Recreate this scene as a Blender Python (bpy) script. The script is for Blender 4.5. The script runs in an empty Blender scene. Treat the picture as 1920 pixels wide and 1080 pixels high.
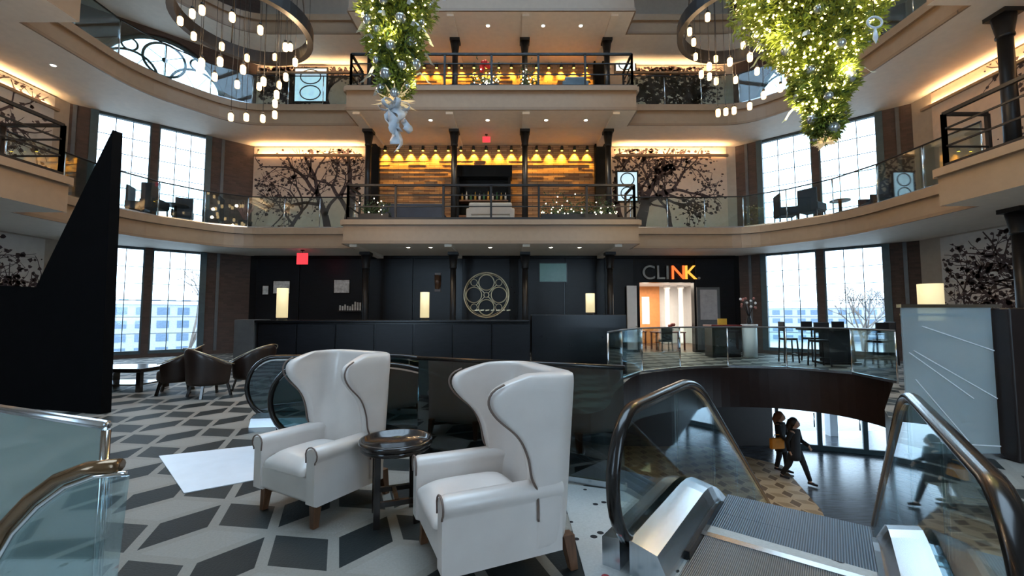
import bpy, bmesh, math, random
from mathutils import Vector, Matrix
from mathutils.geometry import tessellate_polygon
R = math.radians; PI = math.pi
S = bpy.context.scene
C = S.collection
random.seed(7)

# ------------------------------------------------------------------ camera, sky, exposure
PITCH = R(3.58); F = 800.0; EYE = 1.5
cam = bpy.data.objects.new('camera', bpy.data.cameras.new('camera'))
cam.data.sensor_width = 36; cam.data.lens = F/1920*36; cam.data.clip_end = 400; cam.data.clip_start = .05
cam.location = (0, 0, EYE); cam.rotation_euler = (PI/2+PITCH, 0, 0)
C.objects.link(cam); S.camera = cam
W = bpy.data.worlds.new('sky'); S.world = W; W.use_nodes = True
bg = W.node_tree.nodes['Background']; bg.inputs[0].default_value = (.62, .82, 1.0, 1); bg.inputs[1].default_value = 5.2
S.view_settings.view_transform = 'Standard'; S.view_settings.look = 'None'
S.view_settings.exposure = 0.38; S.view_settings.gamma = 1; S.view_settings.use_curve_mapping = False

# ------------------------------------------------------------------ helpers
def ray(px, py):
    u = (px-960)/F; v = (540-py)/F
    return Vector((u, math.cos(PITCH)-v*math.sin(PITCH), math.sin(PITCH)+v*math.cos(PITCH)))
def at(px, py, Y=None, Z=None):
    """a point of the room seen at a pixel, on the plane y = Y or z = Z"""
    d = ray(px, py); t = Y/d.y if Y is not None else (Z-EYE)/d.z
    return Vector((d.x*t, d.y*t, EYE+d.z*t))

def tag(o, label=None, cat=None, group=None, kind=None):
    if label: o['label'] = label
    if cat: o['category'] = cat
    if group: o['group'] = group
    if kind: o['kind'] = kind
    return o
def empty(name, loc=(0,0,0), rz=0, label=None, cat=None, group=None):
    o = bpy.data.objects.new(name, None); o.empty_display_size = .1; C.objects.link(o)
    o.location = loc; o.rotation_euler = (0, 0, rz)
    return tag(o, label, cat, group)
def copy_tree(o, parent=None):
    c = o.copy(); C.objects.link(c); c.parent = parent
    for ch in list(o.children): copy_tree(ch, c)
    return c

class MB:
    def __init__(s): s.v = []; s.f = []; s.mi = []; s.sm = []
    def add(s, vs, fs, m=0, smooth=False, mat=None):
        b = len(s.v)
        for p in vs:
            p = Vector(p); s.v.append(mat @ p if mat else p)
        for f in fs: s.f.append([b+i for i in f]); s.mi.append(m); s.sm.append(smooth)
        return s
    def box(s, lo, hi, m=0, mat=None):
        x0,y0,z0 = lo; x1,y1,z1 = hi
        return s.add([(x0,y0,z0),(x1,y0,z0),(x1,y1,z0),(x0,y1,z0),(x0,y0,z1),(x1,y0,z1),(x1,y1,z1),(x0,y1,z1)],
              [(0,3,2,1),(4,5,6,7),(0,1,5,4),(1,2,6,5),(2,3,7,6),(3,0,4,7)], m, False, mat)
    def bar(s, a, b, w, h=None, m=0, up=(0,0,1)):
        a = Vector(a); b = Vector(b); d = (b-a); L = d.length; d.normalize()
        up = Vector(up)
        if abs(d.dot(up)) > .98: up = Vector((0,1,0))
        x = d.cross(up).normalized(); z = x.cross(d); h = h or w
        M = Matrix((x, d, z)).transposed().to_4x4(); M.translation = a
        return s.box((-w/2, 0, -h/2), (w/2, L, h/2), m, M)
    def prism(s, poly, z0, z1, m=0, mside=None, mbot=None, mat=None, holes=()):
        """polygon (list of xy, ccw) extruded in z, with optional holes (cw or ccw)"""
        mside = m if mside is None else mside; mbot = m if mbot is None else mbot
        loops = [list(poly)]+[list(h) for h in holes]
        flat = [p for l in loops for p in l]; n = len(flat)
        tris = tessellate_polygon([[Vector((p[0], p[1], 0)) for p in l] for l in loops])
        vs = [(p[0], p[1], z0) for p in flat]+[(p[0], p[1], z1) for p in flat]
        def up(t):
            a, b, c = (flat[i] for i in t)
            return t if (b[0]-a[0])*(c[1]-a[1])-(b[1]-a[1])*(c[0]-a[0]) > 0 else (t[0], t[2], t[1])
        tris = [up(tuple(t)) for t in tris]
        s.add(vs, [(a+n, b+n, c+n) for a, b, c in tris], m, False, mat)
        s.add(vs, [(a, c, b) for a, b, c in tris], mbot, False, mat)
        k = 0; fs = []
        for li, l in enumerate(loops):
            ar = sum(l[i][0]*l[(i+1)%len(l)][1]-l[(i+1)%len(l)][0]*l[i][1] for i in range(len(l)))
            fl = (ar > 0) != (li > 0)
            for i in range(len(l)):
                a = k+i; b = k+(i+1) % len(l)
                fs.append((a, b, b+n, a+n) if fl else (b, a, a+n, b+n))
            k += len(l)
        return s.add(vs, fs, mside, False, mat)
    def xz(s, poly, y0, y1, m=0, holes=()):
        """polygon in the xz plane, extruded in y"""
        M = Matrix(((1,0,0,0),(0,0,-1,0),(0,1,0,0),(0,0,0,1)))
        return s.prism(poly, -y1, -y0, m, mat=M, holes=holes)
    def lathe(s, prof, n=16, m=0, c=(0,0,0), smooth=True, mat=None, caps=True):
        vs = []; fs = []
        for r, z in prof:
            for k in range(n):
                a = 2*PI*k/n; vs.append((c[0]+r*math.cos(a), c[1]+r*math.sin(a), c[2]+z))
        for j in range(len(prof)-1):
            for k in range(n):
                fs.append((j*n+k, j*n+(k+1) % n, (j+1)*n+(k+1) % n, (j+1)*n+k))
        s.add(vs, fs, m, smooth, mat)
        if caps and prof[0][0] > 1e-4: s.add(vs[:n], [tuple(range(n-1, -1, -1))], m, False, mat)
        if caps and prof[-1][0] > 1e-4: s.add(vs[-n:], [tuple(range(n))], m, False, mat)
        return s
    def ball(s, c, r, n=10, m=0, sz=1.0):
        h = n//2+1
        return s.lathe([(max(r*math.sin(PI*j/h), 1e-5), -r*sz*math.cos(PI*j/h)) for j in range(h+1)], n, m, c)
    def tube(s, pts, r, n=8, m=0, closed=False, smooth=True, flat=1.0):
        pts = [Vector(p) for p in pts]; N = len(pts); rr = r if isinstance(r, (list, tuple)) else [r]*N
        vs = []; fs = []; px = None
        for i, p in enumerate(pts):
            a = pts[(i-1) % N] if (closed or i > 0) else p; b = pts[(i+1) % N] if (closed or i < N-1) else p
            d = (b-a).normalized()
            if px is None:
                ref = Vector((0,0,1)) if abs(d.z) < .9 else Vector((0,1,0)); px = d.cross(ref).normalized()
            px = (px-d*px.dot(d)).normalized(); py = d.cross(px)
            for k in range(n):
                t = 2*PI*k/n; vs.append(p+px*(rr[i]*math.cos(t))+py*(rr[i]*flat*math.sin(t)))
        for i in range(N if closed else N-1):
            for k in range(n):
                j = (i+1) % N; fs.append((i*n+k, i*n+(k+1) % n, j*n+(k+1) % n, j*n+k))
        if not closed: fs += [tuple(range(n-1, -1, -1)), tuple((N-1)*n+k for k in range(n))]
        return s.add(vs, fs, m, smooth)
    def path(s, pts, sec, m=0, smooth=False):
        """section (y,z) carried along a path (x,z): the section stays upright"""
        n = len(sec); vs = [(x, y, z+dz) for x, z in pts for y, dz in sec]; fs = []
        for i in range(len(pts)-1):
            for k in range(n):
                fs.append((i*n+k, (i+1)*n+k, (i+1)*n+(k+1) % n, i*n+(k+1) % n))
        fs += [tuple(range(n)), tuple((len(pts)-1)*n+k for k in range(n-1, -1, -1))]
        return s.add(vs, fs, m, smooth)
    def mesh(s, name, mats):
        me = bpy.data.meshes.new(name); me.from_pydata(s.v, [], s.f)
        for m in (mats if isinstance(mats, (list, tuple)) else [mats]): me.materials.append(m)
        me.polygons.foreach_set('material_index', s.mi); me.polygons.foreach_set('use_smooth', s.sm)
        bm = bmesh.new(); bm.from_mesh(me); bmesh.ops.remove_doubles(bm, verts=bm.verts, dist=1e-5)
        bmesh.ops.recalc_face_normals(bm, faces=bm.faces); bm.to_mesh(me); bm.free(); me.update()
        return me
    def build(s, name, mats, parent=None, loc=None, rz=None, bevel=0, sub=0, kind=None, seg=2):
        o = bpy.data.objects.new(name, s.mesh(name, mats)); C.objects.link(o); o.parent = parent
        if loc is not None: o.location = loc
        if rz is not None: o.rotation_euler = (0, 0, rz)
        if bevel:
            b = o.modifiers.new('bevel', 'BEVEL'); b.width = bevel; b.segments = seg; b.limit_method = 'ANGLE'
            for p in o.data.polygons: p.use_smooth = True
            b.harden_normals = True
        if sub:
            q = o.modifiers.new('sub', 'SUBSURF'); q.levels = q.render_levels = sub
            for p in o.data.polygons: p.use_smooth = True
        if kind: o['kind'] = kind
        return o
def inst(o, parent, loc=None, rz=None, name=None):
    c = o.copy(); C.objects.link(c); c.parent = parent
    if loc is not None: c.location = loc
    if rz is not None: c.rotation_euler = (0, 0, rz)
    return c

# ------------------------------------------------------------------ materials
def nt(name):
    m = bpy.data.materials.new(name); m.use_nodes = True
    return m, m.node_tree.nodes, m.node_tree.links
def mat(name, col, rough=.5, metal=0, var=.12, scale=6, bump=0, emit=None, es=0, spec=.5, coat=0, stretch=None):
    m, N, L = nt(name); b = N['Principled BSDF']
    b.inputs['Roughness'].default_value = rough; b.inputs['Metallic'].default_value = metal
    b.inputs['Specular IOR Level'].default_value = spec; b.inputs['Coat Weight'].default_value = coat
    tc = N.new('ShaderNodeTexCoord'); no = N.new('ShaderNodeTexNoise'); no.inputs['Scale'].default_value = scale; no.inputs['Detail'].default_value = 4
    src = tc.outputs['Object']
    if stretch:
        mp = N.new('ShaderNodeMapping'); mp.inputs['Scale'].default_value = stretch; L.new(src, mp.inputs[0]); src = mp.outputs[0]
    L.new(src, no.inputs['Vector'])
    r = N.new('ShaderNodeValToRGB'); r.color_ramp.elements[0].position = .3; r.color_ramp.elements[1].position = .7
    r.color_ramp.elements[0].color = tuple(c*(1-var) for c in col)+(1,); r.color_ramp.elements[1].color = tuple(min(1, c*(1+var)) for c in col)+(1,)
    L.new(no.outputs[0], r.inputs[0]); L.new(r.outputs[0], b.inputs['Base Color'])
    if bump:
        bp = N.new('ShaderNodeBump'); bp.inputs['Strength'].default_value = bump; bp.inputs['Distance'].default_value = .02
        L.new(no.outputs[0], bp.inputs['Height']); L.new(bp.outputs[0], b.inputs['Normal'])
    if emit:
        b.inputs['Emission Color'].default_value = emit+(1,); b.inputs['Emission Strength'].default_value = es
    return m
def glass(name, tint=(1,1,1), refl=.12, rough=.02, milk=0, milkcol=(.7,.8,.8)):
    m, N, L = nt(name); N.remove(N['Principled BSDF']); out = N['Material Output']
    t = N.new('ShaderNodeBsdfTransparent'); t.inputs[0].default_value = tint+(1,)
    g = N.new('ShaderNodeBsdfGlossy'); g.inputs['Roughness'].default_value = rough; g.inputs[0].default_value = (.9,.95,1,1)
    fr = N.new('ShaderNodeFresnel'); fr.inputs[0].default_value = 1.45
    mu = N.new('ShaderNodeMath'); mu.operation = 'MULTIPLY_ADD'; mu.inputs[1].default_value = .6; mu.inputs[2].default_value = refl*.3
    L.new(fr.outputs[0], mu.inputs[0])
    mx = N.new('ShaderNodeMixShader'); L.new(mu.outputs[0], mx.inputs[0]); L.new(t.outputs[0], mx.inputs[1]); L.new(g.outputs[0], mx.inputs[2])
    last = mx.outputs[0]
    if milk:
        d = N.new('ShaderNodeBsdfTranslucent'); d.inputs[0].default_value = milkcol+(1,); d2 = N.new('ShaderNodeBsdfDiffuse'); d2.inputs[0].default_value = milkcol+(1,)
        a_ = N.new('ShaderNodeMixShader'); L.new(d.outputs[0], a_.inputs[1]); L.new(d2.outputs[0], a_.inputs[2]); a_.inputs[0].default_value = .6
        b_ = N.new('ShaderNodeMixShader'); b_.inputs[0].default_value = milk; L.new(last, b_.inputs[1]); L.new(a_.outputs[0], b_.inputs[2]); last = b_.outputs[0]
    L.new(last, out.inputs[0]); return m
class E:
    """tiny arithmetic on shader sockets"""
    def __init__(s, tree): s.t = tree
    def __call__(s, op, a, b=None, c=None):
        n = s.t.nodes.new('ShaderNodeMath'); n.operation = op
        for i, x in enumerate((a, b, c)):
            if x is None: continue
            if isinstance(x, (int, float)): n.inputs[i].default_value = x
            else: s.t.links.new(x, n.inputs[i])
        return n.outputs[0]
def carpet(name, cell, cols, rot=0, speck=False, line=.05):
    """tumbling-block weave: three lozenges per hexagon, two dark and one pale"""
    m, N, L = nt(name); b = N['Principled BSDF']; b.inputs['Roughness'].default_value = .6; b.inputs['Specular IOR Level'].default_value = .22
    e = E(m.node_tree); tc = N.new('ShaderNodeTexCoord'); mp = N.new('ShaderNodeMapping'); mp.vector_type = 'POINT'
    mp.inputs['Rotation'].default_value = (0,0,rot); mp.inputs['Scale'].default_value = (1/cell, 1/cell, 1); L.new(tc.outputs['Object'], mp.inputs[0])
    sp = N.new('ShaderNodeSeparateXYZ'); L.new(mp.outputs[0], sp.inputs[0]); x, y = sp.outputs[0], sp.outputs[1]
    k = 2/math.sqrt(3)
    a = e('MULTIPLY', y, k)
    bb = e('SUBTRACT', e('MULTIPLY', x, k*math.cos(R(30))), e('MULTIPLY', y, k*.5))
    cc = e('MULTIPLY', e('ADD', a, bb), -1)
    fa, fb, fc = e('FLOOR', a), e('FLOOR', bb), e('FLOOR', cc)
    up = e('GREATER_THAN', e('ADD', e('ADD', fa, fb), fc), -1.5)
    d = e('FLOORED_MODULO', e('ADD', e('SUBTRACT', fa, fb), .001), 3); d = e('FLOOR', d)
    du = e('FLOORED_MODULO', e('SUBTRACT', 3.0, d), 3)
    ty = e('ADD', e('MULTIPLY', d, e('SUBTRACT', 1.0, up)), e('MULTIPLY', du, up))   # 0: c, 1: a, 2: b
    is0 = e('LESS_THAN', ty, .5); is2 = e('GREATER_THAN', ty, 1.5)
    def ed(q): return e('ABSOLUTE', e('SUBTRACT', e('FRACT', e('ADD', q, .5)), .5))
    ea, eb, ec = ed(a), ed(bb), ed(cc)
    is1 = e('SUBTRACT', e('SUBTRACT', 1.0, is0), is2)
    dist = e('ADD', e('ADD', e('MULTIPLY', is1, e('MINIMUM', eb, ec)), e('MULTIPLY', is2, e('MINIMUM', ea, ec))), e('MULTIPLY', is0, e('MINIMUM', ea, eb)))
    edge = e('LESS_THAN', dist, line)
    def mix(f, c1, c2):
        n = N.new('ShaderNodeMix'); n.data_type = 'RGBA'; L.new(f, n.inputs['Factor'])
        for i, c in ((6, c1), (7, c2)):
            if isinstance(c, tuple): n.inputs[i].default_value = c+(1,)
            else: L.new(c, n.inputs[i])
        return n.outputs[2]
    col = mix(is2, cols[1], cols[2]); col = mix(is0, col, cols[0]); col = mix(edge, col, cols[3])
    if speck:
        v = N.new('ShaderNodeTexVoronoi'); v.inputs['Scale'].default_value = 9; L.new(tc.outputs['Object'], v.inputs['Vector'])
        mk = e('LESS_THAN', v.outputs['Distance'], .22); wn = N.new('ShaderNodeSeparateColor'); L.new(v.outputs['Color'], wn.inputs[0])
        mk = e('MULTIPLY', mk, e('GREATER_THAN', wn.outputs[0], .45))
        col = mix(mk, (.50,.51,.50), mix(e('GREATER_THAN', wn.outputs[1], .85), (.02,.02,.025), (.4,.05,.06)))
    no = N.new('ShaderNodeTexNoise'); no.inputs['Scale'].default_value = 60; L.new(tc.outputs['Object'], no.inputs['Vector'])
    n2 = N.new('ShaderNodeMix'); n2.data_type = 'RGBA'; n2.blend_type = 'MULTIPLY'; n2.inputs['Factor'].default_value = .55
    L.new(col, n2.inputs[6]); r = N.new('ShaderNodeValToRGB'); r.color_ramp.elements[0].color = (.55,.55,.55,1); L.new(no.outputs[0], r.inputs[0]); L.new(r.outputs[0], n2.inputs[7])
    L.new(n2.outputs[2], b.inputs['Base Color'])
    bp = N.new('ShaderNodeBump'); bp.inputs['Strength'].default_value = .25; bp.inputs['Distance'].default_value = .01; L.new(no.outputs[0], bp.inputs['Height']); L.new(bp.outputs[0], b.inputs['Normal'])
    return m
def bricks(name, c1, c2, mortar, scale=1.0, axis='XZ', w=.24, h=.08):
    m, N, L = nt(name); b = N['Principled BSDF']; b.inputs['Roughness'].default_value = .85
    tc = N.new('ShaderNodeTexCoord'); sp = N.new('ShaderNodeSeparateXYZ'); cb = N.new('ShaderNodeCombineXYZ'); L.new(tc.outputs['Object'], sp.inputs[0])
    L.new(sp.outputs[0 if axis[0] == 'X' else 1], cb.inputs[0]); L.new(sp.outputs[2], cb.inputs[1])
    t = N.new('ShaderNodeTexBrick'); L.new(cb.outputs[0], t.inputs['Vector']); t.inputs['Scale'].default_value = scale
    t.inputs['Brick Width'].default_value = w; t.inputs['Row Height'].default_value = h; t.inputs['Mortar Size'].default_value = .006
    t.inputs['Color1'].default_value = c1+(1,); t.inputs['Color2'].default_value = c2+(1,); t.inputs['Mortar'].default_value = mortar+(1,)
    L.new(t.outputs[0], b.inputs['Base Color']); bp = N.new('ShaderNodeBump'); bp.inputs['Strength'].default_value = .6; bp.inputs['Distance'].default_value = .02
    bp.invert = True; L.new(t.outputs['Fac'], bp.inputs['Height']); L.new(bp.outputs[0], b.inputs['Normal']); return m
def stripes(name, col, rough, metal, freq, axis=0):
    m, N, L = nt(name); b = N['Principled BSDF']; b.inputs['Roughness'].default_value = rough; b.inputs['Metallic'].default_value = metal
    tc = N.new('ShaderNodeTexCoord'); w = N.new('ShaderNodeTexWave'); w.bands_direction = 'XYZ'[axis]; w.inputs['Scale'].default_value = freq
    L.new(tc.outputs['Object'], w.inputs[0]); r = N.new('ShaderNodeValToRGB'); r.color_ramp.elements[0].color = tuple(c*.35 for c in col)+(1,); r.color_ramp.elements[1].color = col+(1,)
    L.new(w.outputs[0], r.inputs[0]); L.new(r.outputs[0], b.inputs['Base Color'])
    bp = N.new('ShaderNodeBump'); bp.inputs['Strength'].default_value = .5; bp.inputs['Distance'].default_value = .005; L.new(w.outputs[0], bp.inputs['Height']); L.new(bp.outputs[0], b.inputs['Normal']); return m

M = {}
M['carpet'] = carpet('lozenge_carpet', .46, [(.32,.30,.27), (.016,.021,.022), (.034,.038,.037), (.29,.27,.24)], rot=R(8), line=.085)
M['lower_carpet'] = carpet('lower_lozenge_carpet', .34, [(.62,.44,.26), (.20,.12,.06), (.42,.28,.15), (.62,.44,.26)], rot=R(15), line=.1)
M['speck'] = carpet('speckled_carpet', .5, [(.6,.6,.58)]*4, speck=True)
M['cream'] = mat('cream_plaster', (.78,.71,.62), .6, var=.04)
M['fascia'] = mat('tan_fascia_paint', (.30,.215,.145), .38, var=.05)
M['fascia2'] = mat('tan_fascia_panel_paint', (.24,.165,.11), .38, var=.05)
M['pier'] = bricks('brown_brick', (.10,.065,.055), (.07,.048,.042), (.08,.06,.05), 1, 'XZ')
M['wall'] = mat('warm_wall_paint', (.42,.36,.30), .7, var=.05)
M['void_side'] = mat('dark_brown_panel', (.014,.007,.006), .4, var=.2)
M['black'] = mat('black_lacquer', (.005,.006,.008), .25, var=.3, spec=.3)
M['blackm'] = mat('black_panel_wood', (.006,.007,.010), .35, var=.3, scale=3, stretch=(1,1,8), spec=.3)
M['iron'] = mat('black_cast_iron', (.016,.016,.018), .42, metal=.3, var=.2)
M['frame'] = mat('dark_green_window_frame', (.05,.085,.10), .45)
M['steel'] = mat('brushed_steel', (.62,.66,.70), .25, metal=1, var=.05, scale=2, stretch=(1,30,1))
M['chrome'] = mat('polished_steel', (.75,.78,.8), .12, metal=1, var=.03)
M['handrail'] = mat('black_rubber_handrail', (.008,.007,.007), .24, var=.2, coat=.15)
M['bronze'] = mat('bronze_handrail', (.20,.12,.06), .18, metal=.6, var=.2, coat=.5)
M['glass'] = glass('clear_glass', (.86,.94,.93), .10)
M['wglass'] = glass('window_glass', (.96,.98,1), .06)
M['tglass'] = glass('smoked_teal_glass', (.22,.33,.34), .25)
M['sglass'] = glass('screen_glass', (.75,.82,.83), .35, milk=.28, milkcol=(.55,.64,.66))
M['fglass'] = glass('frosted_guard_glass', (.80,.88,.86), .25, milk=.50, milkcol=(.42,.50,.49))
M['reflglass'] = glass('reflection_tint_glass', (.75,.85,.88), .4, milk=.24, milkcol=(.85,.93,.96))  # pale milk paints in the window reflected by the clear pane
M['matteblack'] = mat('matte_black_paint', (.0025,.0025,.003), .9, var=.2, spec=.1)
M['leather'] = mat('ivory_leather', (.70,.635,.59), .28, var=.05, scale=5, bump=.06, coat=.15)
M['pipe'] = mat('brown_piping', (.16,.11,.09), .5)
M['walnut'] = mat('walnut_wood', (.13,.06,.03), .35, var=.35, scale=8, stretch=(6,6,1))
M['espresso'] = mat('espresso_wood', (.018,.014,.013), .18, var=.3, coat=.4)
M['brownleather'] = mat('dark_brown_leather', (.022,.012,.009), .36, var=.25, coat=.1)
M['brick'] = bricks('split_face_brick', (.50,.30,.16), (.26,.14,.08), (.08,.05,.03), 1, 'XZ', .42, .085)
M['mural'] = mat('beige_mural_paper', (.60,.47,.37), .7, var=.06)
M['muralw'] = mat('pale_grey_mural_paper', (.56,.52,.48), .7, var=.05)
M['print'] = mat('dark_plum_print', (.055,.035,.038), .7, var=.3, scale=2)
M['navy'] = mat('navy_upholstery', (.018,.026,.045), .6)
M['blue'] = mat('blue_grey_upholstery', (.10,.17,.24), .6)
M['stool'] = mat('black_stool_wood', (.012,.014,.018), .4)
M['lampshade'] = mat('cream_lamp_shade', (.75,.66,.42), .7, var=.03, emit=(1,.80,.42), es=.55)
M['bulb'] = mat('amber_glass_lamp', (.9,.7,.45), .3, emit=(1,.66,.30), es=2.6)
M['downlight'] = mat('downlight_lens', (.9,.9,.8), .4, emit=(1,.93,.78), es=14)
M['yellow'] = mat('amber_uplight_lens', (.9,.7,.2), .4, emit=(1,.62,.05), es=9)
M['red'] = mat('red_sign_plastic', (.7,.05,.06), .4, emit=(1,.05,.07), es=.8)
M['redflower'] = mat('red_petals', (.75,.03,.03), .5)
M['gold'] = mat('pale_brass', (.72,.62,.42), .3, metal=.9, var=.1)
M['white'] = mat('white_paint', (.78,.80,.82), .5, var=.03)
M['paper'] = mat('poster_paper', (.55,.56,.55), .6, var=.35, scale=9)
M['greyletter'] = mat('grey_metal_letter', (.30,.29,.27), .4, metal=.4)
M['redletter'] = mat('lit_red_letter', (.8,.2,.05), .4, emit=(1,.16,.03), es=1.0)
M['orangeletter'] = mat('lit_orange_letter', (.8,.4,.05), .4, emit=(1,.45,.06), es=1.0)
M['orange'] = mat('orange_wall_paint', (.62,.25,.08), .6, var=.1)
M['screen'] = mat('teal_screen_glow', (.05,.1,.1), .3, emit=(.12,.35,.33), es=.10)
M['screend'] = mat('dark_display_glass', (.012,.016,.018), .15)
M['woodfloor'] = mat('grey_timber_floor', (.085,.10,.12), .22, var=.35, scale=2.2, stretch=(1,9,1))
M['dark'] = mat('dark_room_paint', (.03,.026,.024), .7)
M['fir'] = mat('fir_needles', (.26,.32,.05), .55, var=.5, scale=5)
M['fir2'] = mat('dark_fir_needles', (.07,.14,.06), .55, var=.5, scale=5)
M['fairy'] = mat('fairy_light', (1,.9,.6), .3, emit=(1,.80,.28), es=7)
M['fairyw'] = mat('white_fairy_light', (1,.95,.8), .3, emit=(1,.9,.7), es=7)
M['bauble'] = mat('silver_bauble', (.66,.70,.74), .18, metal=.7, var=.1)
M['ribbon'] = mat('silver_ribbon', (.72,.78,.86), .35, var=.15)
M['star'] = mat('gold_star_spray', (.85,.70,.48), .35, metal=.2, emit=(1,.75,.4), es=.35)
M['foliage'] = mat('house_plant_leaf', (.06,.10,.04), .5, var=.4)
M['redleaf'] = mat('dusty_pink_foliage', (.33,.14,.12), .6, var=.4)
M['brickout'] = mat('far_building_wall', (.34,.37,.42), .8)
M['glassout'] = mat('far_building_window', (.12,.17,.24), .2)
M['bark'] = mat('bare_tree_bark', (.16,.13,.11), .8)
M['ground'] = mat('city_ground', (.35,.35,.34), .9)
M['skin'] = mat('skin', (.62,.38,.28), .5, var=.05)
M['coat'] = mat('black_wool_coat', (.012,.012,.015), .8)
M['jeans'] = mat('dark_trousers', (.015,.017,.022), .8)
M['hairb'] = mat('dark_hair', (.02,.013,.010), .5)
M['hairr'] = mat('auburn_hair', (.20,.08,.04), .5)
M['orangecloth'] = mat('orange_cloth', (.75,.28,.02), .7)
M['patch'] = mat('pale_blue_white_filler', (.80,.86,.95), .4, var=.03)
M['slate'] = mat('grey_stone_panel', (.10,.11,.12), .35)
M['step'] = stripes('ribbed_step_metal', (.17,.25,.34), .42, .7, 22, 1)
M['comb'] = stripes('comb_plate_metal', (.34,.36,.38), .35, .8, 30, 1)
M['yellowpaint'] = mat('yellow_paint', (.6,.36,.04), .5)
M['maroon'] = mat('maroon_wood', (.16,.03,.03), .35)

# ------------------------------------------------------------------ plan of the atrium
AX = -.7
Z1s, Z2, Z2s, Z3, Z3s, Z4 = 3.88, 4.59, 8.42, 9.16, 11.9, 12.6
YB = 17.2                                       # back wall
OUT = [(-14.5,-5), (13.1,-5), (13.1,13.6), (9.2,YB), (-10.6,YB), (-14.5,13.6)]
def arc_corner(p0, p1, p2, r, n=6):
    p0, p1, p2 = map(Vector, (p0, p1, p2)); a = (p0-p1).normalized(); b = (p2-p1).normalized()
    ps = []
    for i in range(n+1):
        t = i/n; q0 = p1+a*r*(1-t); q1 = p1+b*r*t; ps.append(tuple(q0.lerp(q1, t)))
    return ps
INL = (-11.7, 10.3)
def inner(bayx=True):
    """inner edge of the walkways, from right front round to left front"""
    pts = [(INL[1], -5), (INL[1], 9.4)]
    pts += arc_corner((INL[1], 9.4), (10.3, 12.9), (8.6, 15.25), 1.1)
    pts += arc_corner((10.3, 12.9), (8.6, 15.25), (0, 15.25), 1.0)
    pts += arc_corner((0, 15.25), (-10.0, 15.25), (-11.7, 12.9), 1.0)
    pts += arc_corner((-10.0, 15.25), (-11.7, 12.9), (-11.7, 9.4), 1.1)
    pts += [(INL[0], 9.4), (INL[0], -5)]
    return pts
BAYS = {'centre': [(-5.6,14.0),(4.2,14.0),(4.2,15.3),(-5.6,15.3)], 'left': [(-11.8,-5),(-10.2,-5),(-10.2,9.65),(-11.8,9.65)], 'right': [(9.25,-5),(10.4,-5),(10.4,9.1),(9.25,9.1)]}

def struct(mb, name, mats, **k): return tag(mb.build(name, mats, **k), kind='structure')

# floor with the oval void for the escalators
VOID = [(-1.0,4.62), (1.02,3.80), (1.16,3.40), (2.52,2.36), (2.80,2.74), (4.20,4.60), (5.88,6.84), (8.3,9.4), (8.6,10.6), (8.2,11.5), (7.2,12.1), (5.9,12.2), (4.7,11.85), (3.6,11.2), (2.9,10.4), (2.0,8.4), (1.2,6.6), (-1.0,6.35)]
def smooth_loop(ps, i0, i1, n=5):
    out = list(ps[:i0])
    for i in range(i0, i1):
        p0, p1, p2, p3 = (Vector(ps[k % len(ps)]) for k in (i-1, i, i+1, i+2))
        for j in range(n):
            t = j/n; out.append(tuple(.5*((2*p1)+(p2-p0)*t+(2*p0-5*p1+4*p2-p3)*t*t+(3*p1-p0-3*p2+p3)*t**3)))
    return out+list(ps[i1:])
VOID = smooth_loop(VOID, 7, 16)
fl = MB(); fl.prism(OUT, -1.1, 0, 0, 1, 2, holes=[VOID])
floor = struct(fl, 'floor', [M['carpet'], M['void_side'], M['dark']])
# speckled carpet round the escalator landings
sk = MB(); sk.prism([(.42,2.2),(1.3,.7),(2.3,.3),(2.8,2.0),(2.48,2.30),(1.12,3.36),(.95,3.72),(.42,3.90)], .0005, .006)
tag(sk.build('speckled_carpet', M['speck']), 'pale carpet with dark specks between the ivory armchair and the escalator', 'carpet')
sk = MB(); sk.prism([(-3.6,.7),(-1.2,.7),(-1.1,1.55),(-2.2,1.85),(-3.6,1.9)], .0005, .006)
tag(sk.build('speckled_carpet', M['speck']), 'pale speckled carpet in the bottom left corner under the curved glass', 'carpet')

# slabs of the three galleries
def slab(z0, z1):
    q = MB(); q.prism([(OUT[0][0],-5)]+inner()[::-1]+[(OUT[1][0],-5)]+OUT[2:], z0, z1, 2, 1, 0)
    struct(q, 'gallery_slab', [M['cream'], M['fascia'], M['carpet']])
    for k, b in BAYS.items():
        q = MB(); q.prism(b, z0-.04, z1+.02, 2, 1, 0); struct(q, 'gallery_bay_slab', [M['cream'], M['fascia'], M['carpet']])
    # mouldings along the edges
    path = inner()
    def strip(pts, off, za, zb, name='trim_1'):
        q = MB()
        for a, b in zip(pts[:-1], pts[1:]):
            a = Vector(a); b = Vector(b); d = (b-a).normalized(); n = Vector((-d.y, d.x))
            a2 = a-d*.01; b2 = b+d*.01
            q.prism([tuple(a2), tuple(b2), tuple(b2+n*off), tuple(a2+n*off)], za, zb)
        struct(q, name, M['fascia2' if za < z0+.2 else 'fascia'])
    strip(path, .09, z1-.20, z1+.03); strip(path, .05, z0, z0+.08)
    cb = [(4.2,15.2),(4.2,14.0),(-5.6,14.0),(-5.6,15.2)]
    strip(cb, .10, z1-.12, z1+.05); strip(cb, .05, z0-.04, z0+.06)
    strip([(-10.2,-5),(-10.2,9.65),(-11.7,9.65)][::-1], .1, z1-.12, z1+.05); strip([(10.3,9.1),(9.25,9.1),(9.25,-5)][::-1], .1, z1-.12, z1+.05)
    # soffit ribs under the bays
    for x in (-5.3,-2.13,.475,3.55):
        q = MB(); q.box((x-.12, 14.1, z0-.12), (x+.12, 17.1, z0+.01)); struct(q, 'trim_2', M['cream'])
slab(Z1s, Z2); slab(Z2s, Z3); slab(Z3s, Z4)

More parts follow.
